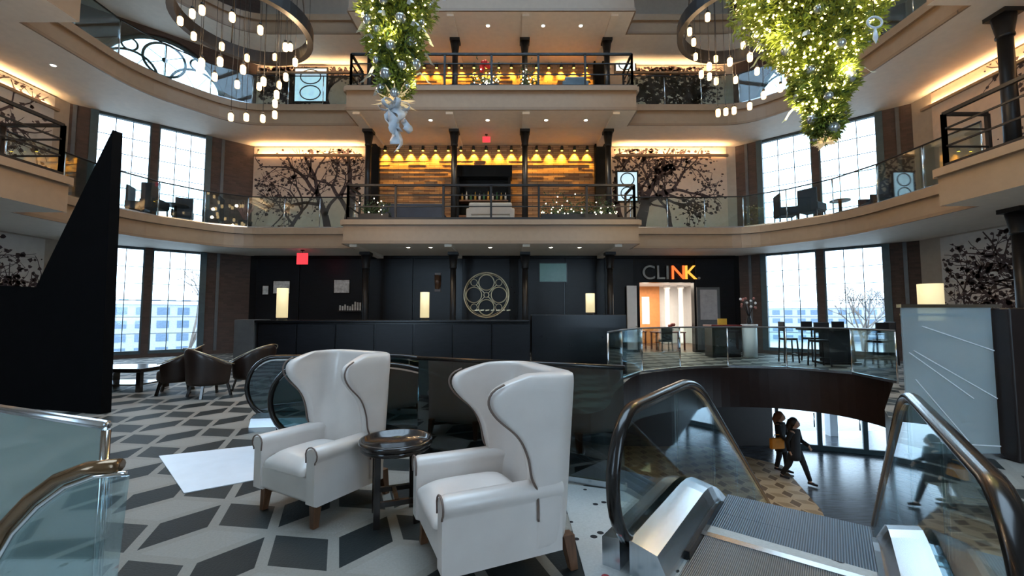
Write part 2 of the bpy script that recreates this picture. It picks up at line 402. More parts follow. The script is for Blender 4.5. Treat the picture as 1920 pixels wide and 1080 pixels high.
# outer walls
q = MB(); q.box((-10.8, YB, -.02), (5.15, YB+.3, Z1s)); q.box((7.35, YB, -.02), (9.4, YB+.3, Z1s)); q.box((5.15, YB, 2.8), (7.35, YB+.3, Z1s)); struct(q, 'wall_back', M['black'])
q = MB(); q.box((-10.8, YB, Z1s), (9.4, YB+.3, 17)); struct(q, 'wall_back', M['wall'])
q = MB(); q.box((-14.8,-5,-.02), (-14.5,13.6,17)); struct(q, 'wall_left', M['wall'])
q = MB(); q.box((13.1,-5,-.02), (13.4,13.6,17)); struct(q, 'wall_right', M['wall'])
FILL_WINDOWS = [(-8.6,-4.8), (3.4,7.2)]
q = MB(); q.xz([(-14.8,-.02),(13.4,-.02),(13.4,17),(-14.8,17)], -5.3, -5, holes=[[(a,.6),(b,.6),(b,8.2),(a,8.2)] for a, b in FILL_WINDOWS]); struct(q, 'wall_front', M['wall'])
for i_, (a, b) in enumerate(FILL_WINDOWS):  # unseen windows added behind the camera to light the chairs frontally
    w = empty('window_%d' % (7+i_), (a,-5.15,.6)); w['kind'] = 'structure'  # added unseen window for fill light
    f = MB(); f.box((0,-.06,0), (.08,.06,7.6)); f.box((b-a-.08,-.06,0), (b-a,.06,7.6)); f.box((.08,-.06,0), (b-a-.08,.06,.1)); f.box((.08,-.06,7.5), (b-a-.08,.06,7.6)); f.build('frame', M['frame'], w)
    g = MB(); g.box((.08,-.006,.1), (b-a-.08,.006,7.5)); g.build('pane', M['wglass'], w)
    for k in range(1, 8):
        g = MB(); g.box((.08,-.02,.1+.925*k-.012), (b-a-.08,.02,.1+.925*k+.012)); g.build('glazing_bar', M['frame'], w)
LD = math.hypot(3.9, 3.6); TH = math.atan2(3.6, 3.9)
DG = {'left': ((-14.5,13.6,0), TH, .62, 3.72), 'right': ((9.2,YB,0), -TH, .9, 4.45)}
def arch_pts(cx, r, z0, n=20, h=1.0): return [(cx+r*math.cos(PI*i/n), z0+r*h*math.sin(PI*i/n)) for i in range(n+1)]
WN = [0]
for side, (org, rz, x0, x1) in DG.items():
    cx = (x0+x1)/2+(.15 if side == 'left' else 0); ra = 1.95
    q = MB()
    q.box((-.25,0,-.02), (x0,.35,Z3)); q.box((x1,0,-.02), (LD+.25,.35,Z3)); q.box((x0,0,-.02), (x1,.35,.12)); q.box((x0,0,Z1s), (x1,.35,Z2)); q.box((x0,0,Z2s), (x1,.35,Z3))
    ap = arch_pts(cx, ra, Z3+.35, h=1.15)
    q.xz([(-.25,Z3),(cx-ra,Z3)]+ap[::-1]+[(cx+ra,Z3),(LD+.25,Z3),(LD+.25,17),(-.25,17)][0:4], 0, .35)
    struct(q, 'wall_'+side, M['pier'], loc=org, rz=rz)
    # two tall sashes per storey, each with its own frame, bars and panes
    for lv, (za, zb) in enumerate(((.12, Z1s), (Z2, Z2s))):
        WN[0] += 1
        w = empty('window_%d' % WN[0], org, rz); w['kind'] = 'structure'
        mid = (x0+x1)/2
        f = MB()
        f.box((mid-.10,.02,za), (mid+.10,.3,zb)); f.build('mullion', M['pier'], w)
        for a, b in ((x0, mid-.10), (mid+.10, x1)):
            f = MB()
            f.box((a,.08,za), (a+.05,.24,zb)); f.box((b-.05,.08,za), (b,.24,zb)); f.box((a+.05,.08,za), (b-.05,.24,za+.12)); f.box((a+.05,.08,zb-.08), (b-.05,.24,zb))
            f.build('frame', M['frame'], w)
            g = MB(); g.box((a+.05,.155,za+.12), (b-.05,.165,zb-.08)); g.build('pane', M['wglass'], w)
            ncol = 3
            for k in range(1, ncol):
                x = a+.05+(b-a-.10)*k/ncol
                g = MB(); g.box((x-.012,.14,za+.12), (x+.012,.18,zb-.08)); g.build('glazing_bar', M['frame'], w)
            for k in range(1, 6):
                z = za+.12+(zb-za-.22)*k/6
                g = MB(); g.box((a+.05,.145,z-.010), (b-.05,.175,z+.010)); g.build('glazing_bar', M['frame'], w)
        for x in (x0-.03, x1+.03):
            g = MB(); g.box((x-.10,-.07,za+.02), (x+.10,.02,zb-.02)); g.build('side_casing', M['frame'], w)
        g = MB(); g.box((x0-.55,-.05,za+.02), (x0-.45,.0,zb-.02)); g.box((x1+.45,-.05,za+.02), (x1+.55,.0,zb-.02)); g.build('pale_moulding', M['slate'], w)
    # lunette of tracery above
    WN[0] += 1
    w = empty('window_%d' % WN[0], org, rz); w['kind'] = 'structure'
    zc = Z3+.35
    def sx(p): return (p[0], .16, p[1])
    f = MB(); f.tube([sx(p) for p in arch_pts(cx, ra-.06, zc, 28, 1.15)], .08, 6); f.box((cx-ra,.1,Z3), (cx+ra,.24,Z3+.1)); f.build('arch_frame', M['frame'], w)
    g = MB(); g.xz([(cx-ra+.02,Z3)]+arch_pts(cx, ra-.02, zc, 28, 1.15)[::-1]+[(cx+ra-.02,Z3)], .155, .165); g.build('pane', M['wglass'], w)
    def ring(c, r, rr=.045):
        t = MB(); t.tube([(c[0]+r*math.cos(2*PI*i/28), .15, c[1]+r*math.sin(2*PI*i/28)) for i in range(28)], rr, 6, closed=True); t.build('tracery_ring', M['frame'], w)
    ring((cx, zc+1.42), .62); ring((cx-.95, zc+.62), .78); ring((cx+.95, zc+.62), .78); ring((cx, zc+.1), .50)
    ring((cx-.98, zc+1.62), .22, .035); ring((cx+.98, zc+1.62), .22, .035)
    h = MB(); h.ball((cx,.15,zc+1.42), .09); h.build('rosette', M['frame'], w)
    for k in range(6):
        a = PI*k/3+PI/6; h = MB(); h.bar((cx,.15,zc+1.42), (cx+.6*math.cos(a),.15,zc+1.42+.6*math.sin(a)), .018); h.build('spoke', M['frame'], w)
    for s in (-1, 1):
        for k in range(6):
            a = PI*k/3; h = MB(); h.bar((cx+s*.95,.15,zc+.62), (cx+s*.95+.76*math.cos(a),.15,zc+.62+.76*math.sin(a)), .016); h.build('spoke', M['frame'], w)
# roof with an added, unseen glazed opening that lets fill light into the well
q = MB(); q.prism([(-15,-5.5),(13.6,-5.5),(13.6,14),(9.4,17.6),(-10.8,17.6),(-15,14)], 16.8, 17.1, holes=[[(-7.5,0),(6.1,0),(6.1,9),(4.5,11),(-6,11),(-7.5,9)]])
struct(q, 'ceiling', M['cream'])
g = MB(); g.prism([(-7.5,0),(6.1,0),(6.1,9),(4.5,11),(-6,11),(-7.5,9)], 16.95, 16.97); sky = struct(g, 'fill_skylight_glazing', M['wglass'])
for x in (-5,-2.5,0,2.5,5):
    g = MB(); g.box((x-.05,0,16.85), (x+.05,10.2,17.05)); struct(g, 'trim_3', M['iron'])

# ------------------------------------------------------------------ lamps that stay with the building
def light(kind, name, loc, energy, col, rot=(0,0,0), parent=None, **k):
    l = bpy.data.lights.new(name, kind); l.energy = energy; l.color = col
    for a, v in k.items(): setattr(l, a, v)
    o = bpy.data.objects.new(name, l); C.objects.link(o); o.parent = parent; o.location = loc; o.rotation_euler = rot
    return o
ORD = ['first', 'second', 'third', 'fourth', 'fifth', 'sixth', 'seventh', 'eighth', 'ninth', 'tenth', 'eleventh', 'twelfth', 'thirteenth', 'fourteenth', 'fifteenth', 'sixteenth', 'seventeenth', 'eighteenth', 'nineteenth', 'twentieth']
# warm cove lamps at the wall tops wash the soffits
def cove(a, b, z, out, energy, lab):
    a = Vector(a); b = Vector(b); d = b-a; rz = math.atan2(d.y, d.x); mid = (a+b)/2
    e = empty('cove_light', (mid.x, mid.y, z), rz, lab, 'light')
    h = d.length/2
    m = MB(); m.box((-h,-.10,-.06), (h,.0,-.05)); m.box((-h,-.10,-.05), (h,-.085,.02)); m.build('trough', M['fascia'], e)
    m = MB(); m.box((-h+.05,-.07,-.05), (h-.05,-.03,-.03)); m.build('lamp_strip', M['lampshade'], e)
    l = light('AREA', 'cove_lamp', (0,-.06,-.02), energy, (1,.62,.30), (PI,0,0), e, shape='RECTANGLE', size=2*h*.95, size_y=.06)
cove((-10.5,YB-.14), (-6.1,YB-.14), Z2s-.42, -1, 70, 'warm cove lamp strip above the tree mural left of the middle gallery')
cove((4.2,YB-.14), (8.8,YB-.14), Z2s-.42, -1, 75, 'warm cove lamp strip above the tree mural right of the middle gallery')
cove((-10.5,YB-.14), (-6.1,YB-.14), Z3s-.42, -1, 40, 'warm cove lamp strip above the upper left tree mural')
cove((4.2,YB-.14), (8.8,YB-.14), Z3s-.42, -1, 40, 'warm cove lamp strip above the upper right tree mural')
cove((13.1-.02,13.2), (13.1-.02,3), Z2s-.42, -1, 130, 'warm cove lamp strip above the mural on the right wall')
cove((-14.5+.02,3), (-14.5+.02,13.2), Z2s-.42, -1, 120, 'warm cove lamp strip above the mural on the left wall')

# ------------------------------------------------------------------ tree murals
def tree_print(w, h, trunk, seed, dens=1.0, lean=0.15):
    rnd = random.Random(seed); q = MB()
    def inside(p): return .03 < p[0] < w-.03 and .03 < p[1] < h-.03
    def quad(a, b, ra, rb):
        if not (inside(a) and inside(b)): return
        d = Vector((b[0]-a[0], b[1]-a[1])); n = Vector((-d.y, d.x)).normalized()
        q.add([(a[0]+n.x*ra,-.008,a[1]+n.y*ra), (b[0]+n.x*rb,-.008,b[1]+n.y*rb), (b[0]-n.x*rb,-.008,b[1]-n.y*rb), (a[0]-n.x*ra,-.008,a[1]-n.y*ra)], [(0,1,2,3)])
    def leaf(p, r):
        k = rnd.randint(4, 6); a0 = rnd.random()*6
        pts = [(p[0]+r*rnd.uniform(.5,1.2)*math.cos(a0+6.283*i/k), -.009, p[1]+r*rnd.uniform(.4,1)*math.sin(a0+6.283*i/k)) for i in range(k)]
        if all(inside((x, z)) for x, y, z in pts): q.add(pts, [tuple(range(k))])
    def grow(p, ang, L, r, dep):
        if dep == 0 or r < .008: return
        n = 4; 
        for i in range(n):
            ang += rnd.uniform(-.32,.32); b = (p[0]+math.cos(ang)*L/n, p[1]+math.sin(ang)*L/n)
            quad(p, b, r, r*.9); r *= .9; p = b
            if dep <= 3:
                for _ in range(int(dens*.6+rnd.random()*1.2)): leaf((p[0]+rnd.gauss(0,.17), p[1]+rnd.gauss(0,.14)), rnd.uniform(.03,.095))
            if i > 0 and rnd.random() < .5: grow(p, ang+rnd.choice((-1,1))*rnd.uniform(.5,1.15), L*rnd.uniform(.55,.8), r*.62, dep-1)
        grow(p, ang+rnd.uniform(.2,.6), L*.8, r*.75, dep-1); grow(p, ang-rnd.uniform(.2,.6), L*.8, r*.75, dep-1)
    for x, ang, r, L in trunk: grow((x, .05), ang, L, r, 5)
    return q
def mural(loc, rz, w, h, trunk, seed, lab, paper='mural', dens=1.0):
    e = empty('tree_mural', loc, rz, lab, 'mural')
    q = MB(); q.box((0,-.005,0), (w,.03,h)); q.build('backing_panel', M[paper], e)
    tree_print(w, h, trunk, seed, dens).build('tree_print', M['print'], e, kind='stuff')
    return e
yb = YB-.04
mural((-10.6,yb,Z2), 0, 4.6, Z2s-Z2-.05, [(3.3,2.2,.17,1.9),(3.9,1.5,.20,1.9),(1.3,1.2,.10,1.3)], 4, 'beige mural of a dark twisted tree, middle gallery left of the amber brick wall')
mural((4.05,yb,Z2), 0, 4.75, Z2s-Z2-.05, [(1.0,1.3,.28,1.5),(2.4,1.3,.12,1.2),(.5,1.8,.2,1.4)], 11, 'beige mural of a dark leafy tree, middle gallery right of the amber brick wall', dens=1.8)
mural((-10.6,yb,Z3), 0, 4.6, Z3s-Z3-.05, [(1.2,1.4,.2,1.2),(3.0,1.7,.2,1.2)], 21, 'dark tree mural on the upper gallery behind the left ring chandelier', dens=1.8)
mural((4.05,yb,Z3), 0, 4.75, Z3s-Z3-.05, [(1.6,1.7,.22,1.2),(3.4,1.2,.2,1.2),(.4,1.2,.15,1)], 31, 'dark tree mural on the upper gallery behind the right ring chandelier', dens=1.8)
mural((13.1-.04,12.9,Z2), -PI/2, 12, Z2s-Z2-.05, [(3.6,1.1,.2,1.6),(4.6,2.0,.25,1.6),(6.8,1.5,.25,1.6)], 41, 'tree mural on the right wall above the metal gallery railing')
mural((13.1-.04,12.9,0), -PI/2, 12, Z1s-.05, [(1.2,.9,.10,1.1),(3.2,1.9,.22,1.5),(4.6,1.5,.2,1.4),(.5,1.3,.08,1.2)], 51, 'grey tree mural on the right wall at floor level beside the far column', paper='muralw')
mural((-14.5+.04,1.5,Z2), PI/2, 11.6, Z2s-Z2-.05, [(8.4,1.3,.2,1.5),(10,1.7,.2,1.4),(6,1.5,.2,1.5)], 61, 'tree mural on the left wall above the metal gallery railing', paper='muralw')
mural((-14.5+.04,1.5,0), PI/2, 11.6, Z1s-.05, [(8.4,1.7,.2,1.5),(9.6,1.4,.16,1.3),(10.6,1.5,.12,1.2)], 71, 'pale mural with thin dark branches on the left wall at floor level', paper='muralw')

# ------------------------------------------------------------------ amber brick feature walls behind the bays
for z0, z1, nm in ((Z2, Z2s, 'middle'), (Z3, Z3s, 'upper')):
    q = MB(); q.box((-5.45, YB-.14, z0), (3.35, YB-.001, z1-.001))
    r2 = random.Random(5)
    z = z0+.1
    while z < z1-.6:                                   # proud ledge courses
        x = -5.4
        while x < 3.2:
            L = r2.uniform(.4,1.3); x2 = min(x+L, 3.3)
            if r2.random() < .6: q.box((x, YB-.14-r2.uniform(.01,.045), z), (x2-.02, YB-.14, z+.07))
            x = x2
        z += .17
    struct(q, 'wall_feature', M['brick'])
    for x in (-5.85, 3.36):
        q = MB(); q.box((x, YB-.30, z0), (x+.48, YB-.001, z1-.001)); struct(q, 'trim_4', M['black'])
    proto = None; n = 17 if nm == 'middle' else 17
    for i in range(n):
        x = -5.15+i*8.2/(n-1)
        lab = '%s amber wall lamp from the left above the %s gallery brick wall' % (ORD[i], nm)
        if proto is None:
            e = proto = empty('wall_lamp', label=lab, cat='lamp', group='amber lamps above the %s gallery brick wall' % nm)
            m = MB(); m.box((-.05,-.14,-.02), (.05,.0,.02)); m.build('bracket', M['iron'], e)
            m = MB(); m.lathe([(.055,-.16),(.06,0),(.03,.05)], 10, c=(0,-.10,0)); m.build('housing', M['iron'], e)
            m = MB(); m.lathe([(.045,-.005),(.045,0)], 10, c=(0,-.10,-.163)); m.build('lens', M['yellow'], e)
            light('SPOT', 'lamp_beam', (0,-.10,-.19), 200 if nm == 'middle' else 150, (1,.50,.05), (R(22),0,0), e, spot_size=R(80), spot_blend=1.0, shadow_soft_size=.03)
        else: e = copy_tree(proto); e['label'] = lab
        e.location = (x, YB-.17, z1-.12)

# ------------------------------------------------------------------ black panelled wall of the lobby
panels = [(-10.3,-8.6),(-8.55,-6.05),(-5.75,-4.0),(-3.95,-2.3),(-2.0,-.1),(.25,2.1),(2.15,3.4),(3.75,4.9)]
wallp = empty('black_wall_panelling', (0,YB-.06,0), 0, 'black timber panelling of the lobby wall behind the reception desk', 'panelling')
for a, b in panels:
    m = MB(); m.box((a,0,.12), (b,.055,Z1s-.12)); m.build('panel', M['blackm'], wallp, bevel=.012)
m = MB(); m.box((-10.4,-.02,0), (4.95,.055,.11)); m.build('skirting', M['black'], wallp)
m = MB(); m.box((-10.4,-.05,Z1s-.11), (9.0,.055,Z1s-.005)); m.build('cornice', M['black'], wallp)
m = MB(); m.box((7.4,0,.12), (8.95,.055,Z1s-.12)); m.build('panel', M['blackm'], wallp, bevel=.012)

# ------------------------------------------------------------------ columns
def column(z0, z1, lab, grp, loc, r=.115):
    e = empty('column', (loc[0], loc[1], z0), 0, lab, 'column', grp); h = z1-z0
    m = MB(); m.lathe([(r*1.7,0),(r*1.7,.06),(r*1.35,.10),(r*1.35,.16)], 16); m.build('base', M['iron'], e)
    m = MB(); m.lathe([(r,.16),(r*.92,h-.6)], 16); m.build('shaft', M['iron'], e)
    m = MB(); m.lathe([(r*.92,h-.6),(r*1.15,h-.58),(r*1.15,h-.54),(r*1.05,h-.5),(r*1.5,h-.10)], 16); m.box((-r*1.6,-r*1.6,h-.10), (r*1.6,r*1.6,h)); m.build('capital', M['iron'], e)
for (z0, z1, nm) in ((0, Z1s-.12, 'ground floor behind the reception desk'), (Z2, Z2s-.12, 'middle gallery in front of the amber wall'), (Z3, Z3s-.12, 'upper gallery in front of the amber wall')):
    for i, x in enumerate((-5.3,-2.13,.475,3.55)):
        column(z0, z1, '%s black iron column from the left, %s' % (ORD[i], nm), 'iron columns of the galleries', (x, 15.4))
for z0, z1, nm in ((0, Z1s, 'at floor level near the right edge by the grey mural'), (Z2, Z2s, 'on the middle gallery near the right edge')):
    column(z0, z1, 'black iron column with flared capital '+nm, 'iron columns of the galleries', (11.3, 9.4), .145)

# ------------------------------------------------------------------ metal railings of the bays
def metal_railing(pts, z, lab, hgt=1.2, step=1.6, wire=False):
    a0 = Vector(pts[0]); e = empty('balcony_railing', (a0.x, a0.y, z), 0, lab, 'railing')
    for a, b in zip(pts[:-1], pts[1:]):
        a = Vector(a)-a0; b = Vector(b)-a0; L = (b-a).length; n = max(1, round(L/step))
        for i in range(n+1):
            p = a.lerp(b, i/n); m = MB(); m.box((p.x-.035,p.y-.035,-.10 if i % 2 == 0 else .0), (p.x+.035,p.y+.035,hgt)); m.build('post', M['iron'], e)
        d = (b-a).normalized()
        for zz, t in ((hgt,.07),(hgt*.72,.035),(hgt*.40,.035),(.06,.09)):
            m = MB(); m.bar((a.x,a.y,zz), (b.x,b.y,zz), t, t); m.build('rail', M['iron'], e)
        if wire:
            g = MB(); g.bar((a.x,a.y,hgt*.5), (b.x,b.y,hgt*.5), .01, hgt*.78); g.build('glass_infill', M['glass'], e)
for z, nm in ((Z2, 'middle'), (Z3, 'upper')):
    metal_railing([(-5.5,15.2),(-5.5,14.1),(4.1,14.1),(4.1,15.2)], z+.05, 'black metal railing round the centre bay of the %s gallery' % nm)
metal_railing([(-11.7,9.55),(-10.3,9.55),(-10.3,-1)], Z2+.05, 'black metal railing of the left wing on the middle gallery')
metal_railing([(10.3,9.0),(9.35,9.0),(9.35,-1)], Z2+.05, 'black metal railing of the right wing on the middle gallery')

# ------------------------------------------------------------------ glass railings of the walkways
def glass_railing(pts, z, lab, hgt=1.15, step=1.35, name='glass_railing', railm='iron', base=0.0, gm='glass', post=True, railr=.022):
    # resample
    P_ = [Vector(p) for p in pts]; a0 = P_[0].copy(); seg = []
    tot = sum((b-a).length for a, b in zip(P_[:-1], P_[1:])); n = max(1, round(tot/step)); res = []
    acc = 0; i = 0; tgt = 0
    for k in range(n+1):
        tgt = tot*k/n; acc = 0
        for a, b in zip(P_[:-1], P_[1:]):
            L = (b-a).length
            if acc+L >= tgt-1e-6: res.append(a.lerp(b, min(1, (tgt-acc)/L))-a0); break
            acc += L
    e = empty(name, (a0.x, a0.y, z), 0, lab, 'railing')
    for a, b in zip(res[:-1], res[1:]):
        d = (b-a).normalized(); g = MB(); g.bar((a.x+d.x*.015,a.y+d.y*.015,hgt*.5+base*.5), (b.x-d.x*.015,b.y-d.y*.015,hgt*.5+base*.5), .014, hgt-base-.02); g.build('pane', M[gm], e)
    m = MB(); m.tube([(p.x,p.y,hgt) for p in res], railr, 8); m.build('handrail', M[railm], e)
    if post:
        for p in res:
            m = MB(); m.lathe([(.018,-.0),(.018,hgt-.02)], 8, c=(p.x,p.y,0)); m.build('post', M['chrome'], e)
    m = MB()
    for a, b in zip(res[:-1], res[1:]): m.bar((a.x,a.y,.03), (b.x,b.y,.03), .05, .06)
    m.build('base_channel', M['steel'], e)
inn = inner()
ri = [p for p in inn if p[0] > 4.2 and p[1] > 9.2]; le = [p for p in inn if p[0] < -5.6 and p[1] > 9.6]
def inset(ps, s): return [(p[0]+s*.08 if True else 0, p[1]+.06) for p in ps]
RI = [(10.38,9.2)]+[(p[0]+.07,p[1]+.06) for p in ri[1:]]+[(4.3,15.31)]; LE = [(-5.7,15.31)]+[(p[0]-.07,p[1]+.06) for p in le]+[(-11.78,9.7)]
for z, nm in ((Z2, 'middle'), (Z3, 'upper')):
    glass_railing(RI, z+.03, 'curved glass railing on the right side of the %s gallery' % nm)
    glass_railing(LE, z+.03, 'curved glass railing on the left side of the %s gallery' % nm)

# ------------------------------------------------------------------ downlights and exit signs
dl = None
def downlight(x, y, z, lab, grp, energy=30):
    global dl
    e = empty('downlight', (x, y, z), 0, lab, 'light', grp)
    m = MB(); m.lathe([(.075,-.012),(.085,-.012),(.085,0)], 16); m.build('trim_ring', M['white'], e)
    m = MB(); m.lathe([(.058,-.016),(.058,-.010)], 14); m.build('lens', M['downlight'], e)
    light('SPOT', 'downlight_beam', (0,0,-.04), energy, (1,.78,.5), (0,0,0), e, spot_size=R(100), spot_blend=.6, shadow_soft_size=.05)
for zs, nm, pxs in ((Z1s-.04, 'lowest soffit over the reception desk', (760,803,918,1035,1090)), (Z2s-.04, 'soffit over the middle gallery', (800,912,1027,1105)), (Z3s-.04, 'soffit over the upper gallery', (912,1022,1097))):
    for i, px in enumerate(pxs):
        yy = 14.7; X = (px-960)/F*yy*.98
        downlight(X, yy, zs, '%s downlight from the left in the %s' % (ORD[i], nm), 'ceiling downlights', 110 if zs > 5 else 34)
p = at(100, 122, Z=Z2s); downlight(p.x, p.y, Z2s, 'downlight in the soffit of the left wing over the middle gallery', 'ceiling downlights', 110)
def exit_sign(p, w, h, lab, top):
    e = empty('exit_sign', p, 0, lab, 'sign')
    m = MB(); m.box((-w/2,-.03,-h/2), (w/2,.03,h/2)); m.build('lit_face', M['red'], e, bevel=.008)
    m = MB(); m.lathe([(.012,h/2),(.012,top-p[2])], 8); m.box((-.05,-.05,top-p[2]-.03), (.05,.05,top-p[2])); m.build('hanger', M['iron'], e)
p = at(567, 485, Y=15.6); exit_sign((p.x, p.y, p.z), .40, .42, 'red lit exit sign hanging under the left walkway', Z1s)
p = at(912, 264, Y=16.0); exit_sign((p.x, p.y, p.z+.05), .30, .22, 'small red exit sign hanging in front of the amber brick wall', Z2s)

# ------------------------------------------------------------------ wing armchairs
def interp(tab, t):
    for (a, va), (b, vb) in zip(tab[:-1], tab[1:]):
        if t <= b: k = (t-a)/(b-a); k = k*k*(3-2*k); return va+(vb-va)*k
    return tab[-1][1]
def catmull(tab, t):
    n = len(tab); i = max(k for k in range(n-1) if tab[k][0] <= max(t, tab[0][0])) if t > tab[0][0] else 0
    (ta, a), (tb, b) = tab[i], tab[i+1]; u = min(1, max(0, (t-ta)/(tb-ta))); h = tb-ta
    m0 = (b-tab[i-1][1])/(tb-tab[i-1][0])*h if i else b-a
    m1 = (tab[i+2][1]-a)/(tab[i+2][0]-ta)*h if i+2 < n else b-a
    return (2*u**3-3*u*u+1)*a+(u**3-2*u*u+u)*m0+(-2*u**3+3*u*u)*b+(u**3-u*u)*m1
YF = [(.15,.10),(.52,.10),(.60,.07),(.72,.05),(.84,.0),(.97,-.115),(1.06,-.145),(1.13,-.09),(1.185,.10)]
def wing_chair(loc, rz, lab):
    e = empty('wing_armchair', loc, rz, lab, 'armchair', 'ivory wing armchairs')
    m = MB(); m.box((-.31,-.335,.17), (.31,.20,.36)); m.build('seat_base', M['leather'], e, bevel=.03, seg=3)
    # puffy cushion
    m = MB(); nx, ny = 8, 8; vs = []; fs = []
    for j in range(ny+1):
        for i in range(nx+1):
            u = i/nx*2-1; v = j/ny*2-1; ed = (1-abs(u)**4)*(1-abs(v)**4)
            vs.append((u*.245, -.10+v*.255, .40+.075*ed**.5))
    k = len(vs); vs += [(x, y, .355) for x, y, z in vs]
    idx = lambda i, j: j*(nx+1)+i
    for j in range(ny):
        for i in range(nx):
            fs.append((idx(i,j), idx(i+1,j), idx(i+1,j+1), idx(i,j+1)))
    rim = [idx(i,0) for i in range(nx)]+[idx(nx,j) for j in range(ny)]+[idx(i,ny) for i in range(nx,0,-1)]+[idx(0,j) for j in range(ny,0,-1)]
    for a, b in zip(rim, rim[1:]+rim[:1]): fs.append((a, a+k, b+k, b))
    m.add(vs, fs, 0, True); m.build('seat_cushion', M['leather'], e, sub=1)
    for s in (-1, 1):
        # arm: panel with rolled top, carried front to back
        sec = [(.27,.165),(.365,.165),(.365,.46)]+[(.325+.062*math.cos(a), .515+.058*math.sin(a)) for a in [R(-50+i*28) for i in range(10)]]+[(.27,.46)]
        m = MB(); n = len(sec); vs = []
        for y, g in ((-.345,.94),(-.325,1),(-.1,1),(.12,1),(.24,1)):
            for x, z in sec: vs.append((s*(.315+(x-.315)*g), y, .36+(z-.36)*g-(.0 if y > -.3 else .0)))
        fs = [(i*n+k, i*n+(k+1) % n, (i+1)*n+(k+1) % n, (i+1)*n+k) for i in range(4) for k in range(n)]+[tuple(range(n)), tuple(4*n+k for k in range(n))]
        m.add(vs, fs, 0, True); o = m.build('arm', M['leather'], e)
        m2 = o.modifiers.new('edge', 'EDGE_SPLIT'); m2.split_angle = R(50)
        m = MB(); m.tube([(s*(x+.002 if x > .3 else x), -.347, z) for x, z in sec[2:]], .005, 6); m.build('arm_piping', M['pipe'], e)
    # back and wings: one wrapped shell
    def sect(z, Wd, B, yf, rc, n=(6,5,8)):
        ps = [Vector((-Wd, yf+(B-rc-yf)*i/n[0])) for i in range(n[0])]
        ps += [Vector((-Wd+rc-rc*math.cos(PI/2*i/n[1]), B-rc+rc*math.sin(PI/2*i/n[1]))) for i in range(n[1])]
        half = ps+[Vector((-Wd+rc+(Wd-rc)*i/n[2], B)) for i in range(n[2]+1)]
        return half+[Vector((-p.x, p.y)) for p in half[:-1]][::-1]
    zs = [.155,.30,.42,.52,.58,.65,.72,.79,.86,.92,.98,1.03,1.08,1.12,1.155,1.18]
    rows = []
    for z in zs:
        yf = catmull(YF, z); back = .30+.06*(z-.2); drop = max(0, z-1.12)
        o_ = sect(z, .372+.006*(z-.2)-drop*.25, back, min(yf, back-.16), .12)
        i_ = sect(z, .295-drop*.3, back-.115+.03*max(0, z-.6), min(yf+.012, back-.24), .10)
        rows.append([(p.x, p.y, z) for p in o_]+[(p.x, p.y, z+(.012 if z > 1.17 else 0)) for p in i_][::-1])
    n = len(rows[0]); m = MB(); fs = [(j*n+k, j*n+(k+1) % n, (j+1)*n+(k+1) % n, (j+1)*n+k) for j in range(len(rows)-1) for k in range(n)]
    top = (len(rows)-1)*n; h = n//2
    for b0 in (0, top):
        for k in range(h-1): fs.append((b0+k, b0+k+1, b0+n-2-k, b0+n-1-k))
    m.add([p for r_ in rows for p in r_], fs, 0, True); m.build('winged_back', M['leather'], e, sub=1)
    for s in (-1, 1):
        m = MB(); m.tube([(s*(.372+.006*(z-.2)-max(0, z-1.12)*.25+.001), catmull(YF, z)+.004, z) for z in [.36+i*.0205 for i in range(39)]], .006, 6); m.build('wing_piping', M['pipe'], e)
    for x in (-.29,.29):
        for y in (-.28,.30):
            dy = .03 if y > 0 else -.015; dx = .012 if x > 0 else -.012
            m = MB(); m.add([(x+a*.032, y+b*.032, .21) for a, b in ((-1,-1),(1,-1),(1,1),(-1,1))]+[(x+dx+a*.021, y+dy+b*.021, 0) for a, b in ((-1,-1),(1,-1),(1,1),(-1,1))], [(0,1,2,3),(4,7,6,5),(0,4,5,1),(1,5,6,2),(2,6,7,3),(3,7,4,0)]); m.build('leg', M['walnut'], e, bevel=.004)
    m = MB(); m.bar((-.28,-.26,.14), (.28,.28,.14), .022, .03); m.build('stretcher', M['walnut'], e)
    m = MB(); m.bar((.28,-.26,.14), (-.28,.28,.14), .022, .03); m.build('stretcher', M['walnut'], e)
    return e
c1 = wing_chair((-1.50,3.53,0), math.atan2(-.87,-.49)+PI/2, 'ivory leather wing armchair further back, left of the round black side table'); c1.scale = (1.0,1.08,1.0)
c2 = wing_chair((-.13,2.76,0), math.atan2(-.40,-.915)+PI/2, 'nearest ivory leather wing armchair, right of the round black side table'); c2.scale = (1.06,1.2,.98)

# round side table
e = empty('side_table', (-.87,3.27,.001), R(20), 'round black wooden side table with rimmed top between the two ivory armchairs', 'table')
m = MB(); m.lathe([(.10,.50),(.245,.50),(.255,.51),(.255,.535)], 40); m.build('apron', M['espresso'], e)
m = MB(); m.lathe([(.0001,.545),(.235,.545),(.242,.575),(.265,.575),(.270,.56),(.268,.535),(.0001,.535)], 44); m.build('tray_top', M['espresso'], e)
for k in range(4):
    a = PI/4+PI/2*k; x, y = .195*math.cos(a), .195*math.sin(a)
    m = MB(); m.box((x-.022,y-.022,0), (x+.022,y+.022,.51)); m.build('leg', M['espresso'], e, bevel=.003)
for k in range(4):
    a = PI/4+PI/2*k; b = a+PI/2
    if k % 2 == 0:
        m = MB(); m.bar((.195*math.cos(a),.195*math.sin(a),.16), (.195*math.cos(b),.195*math.sin(b),.16), .03, .035); m.build('stretcher', M['espresso'], e)
m = MB(); m.bar((0,-.138,.16), (0,.138,.16), .03, .035); m.build('stretcher', M['espresso'], e).rotation_euler = (0,0,PI/2*0)

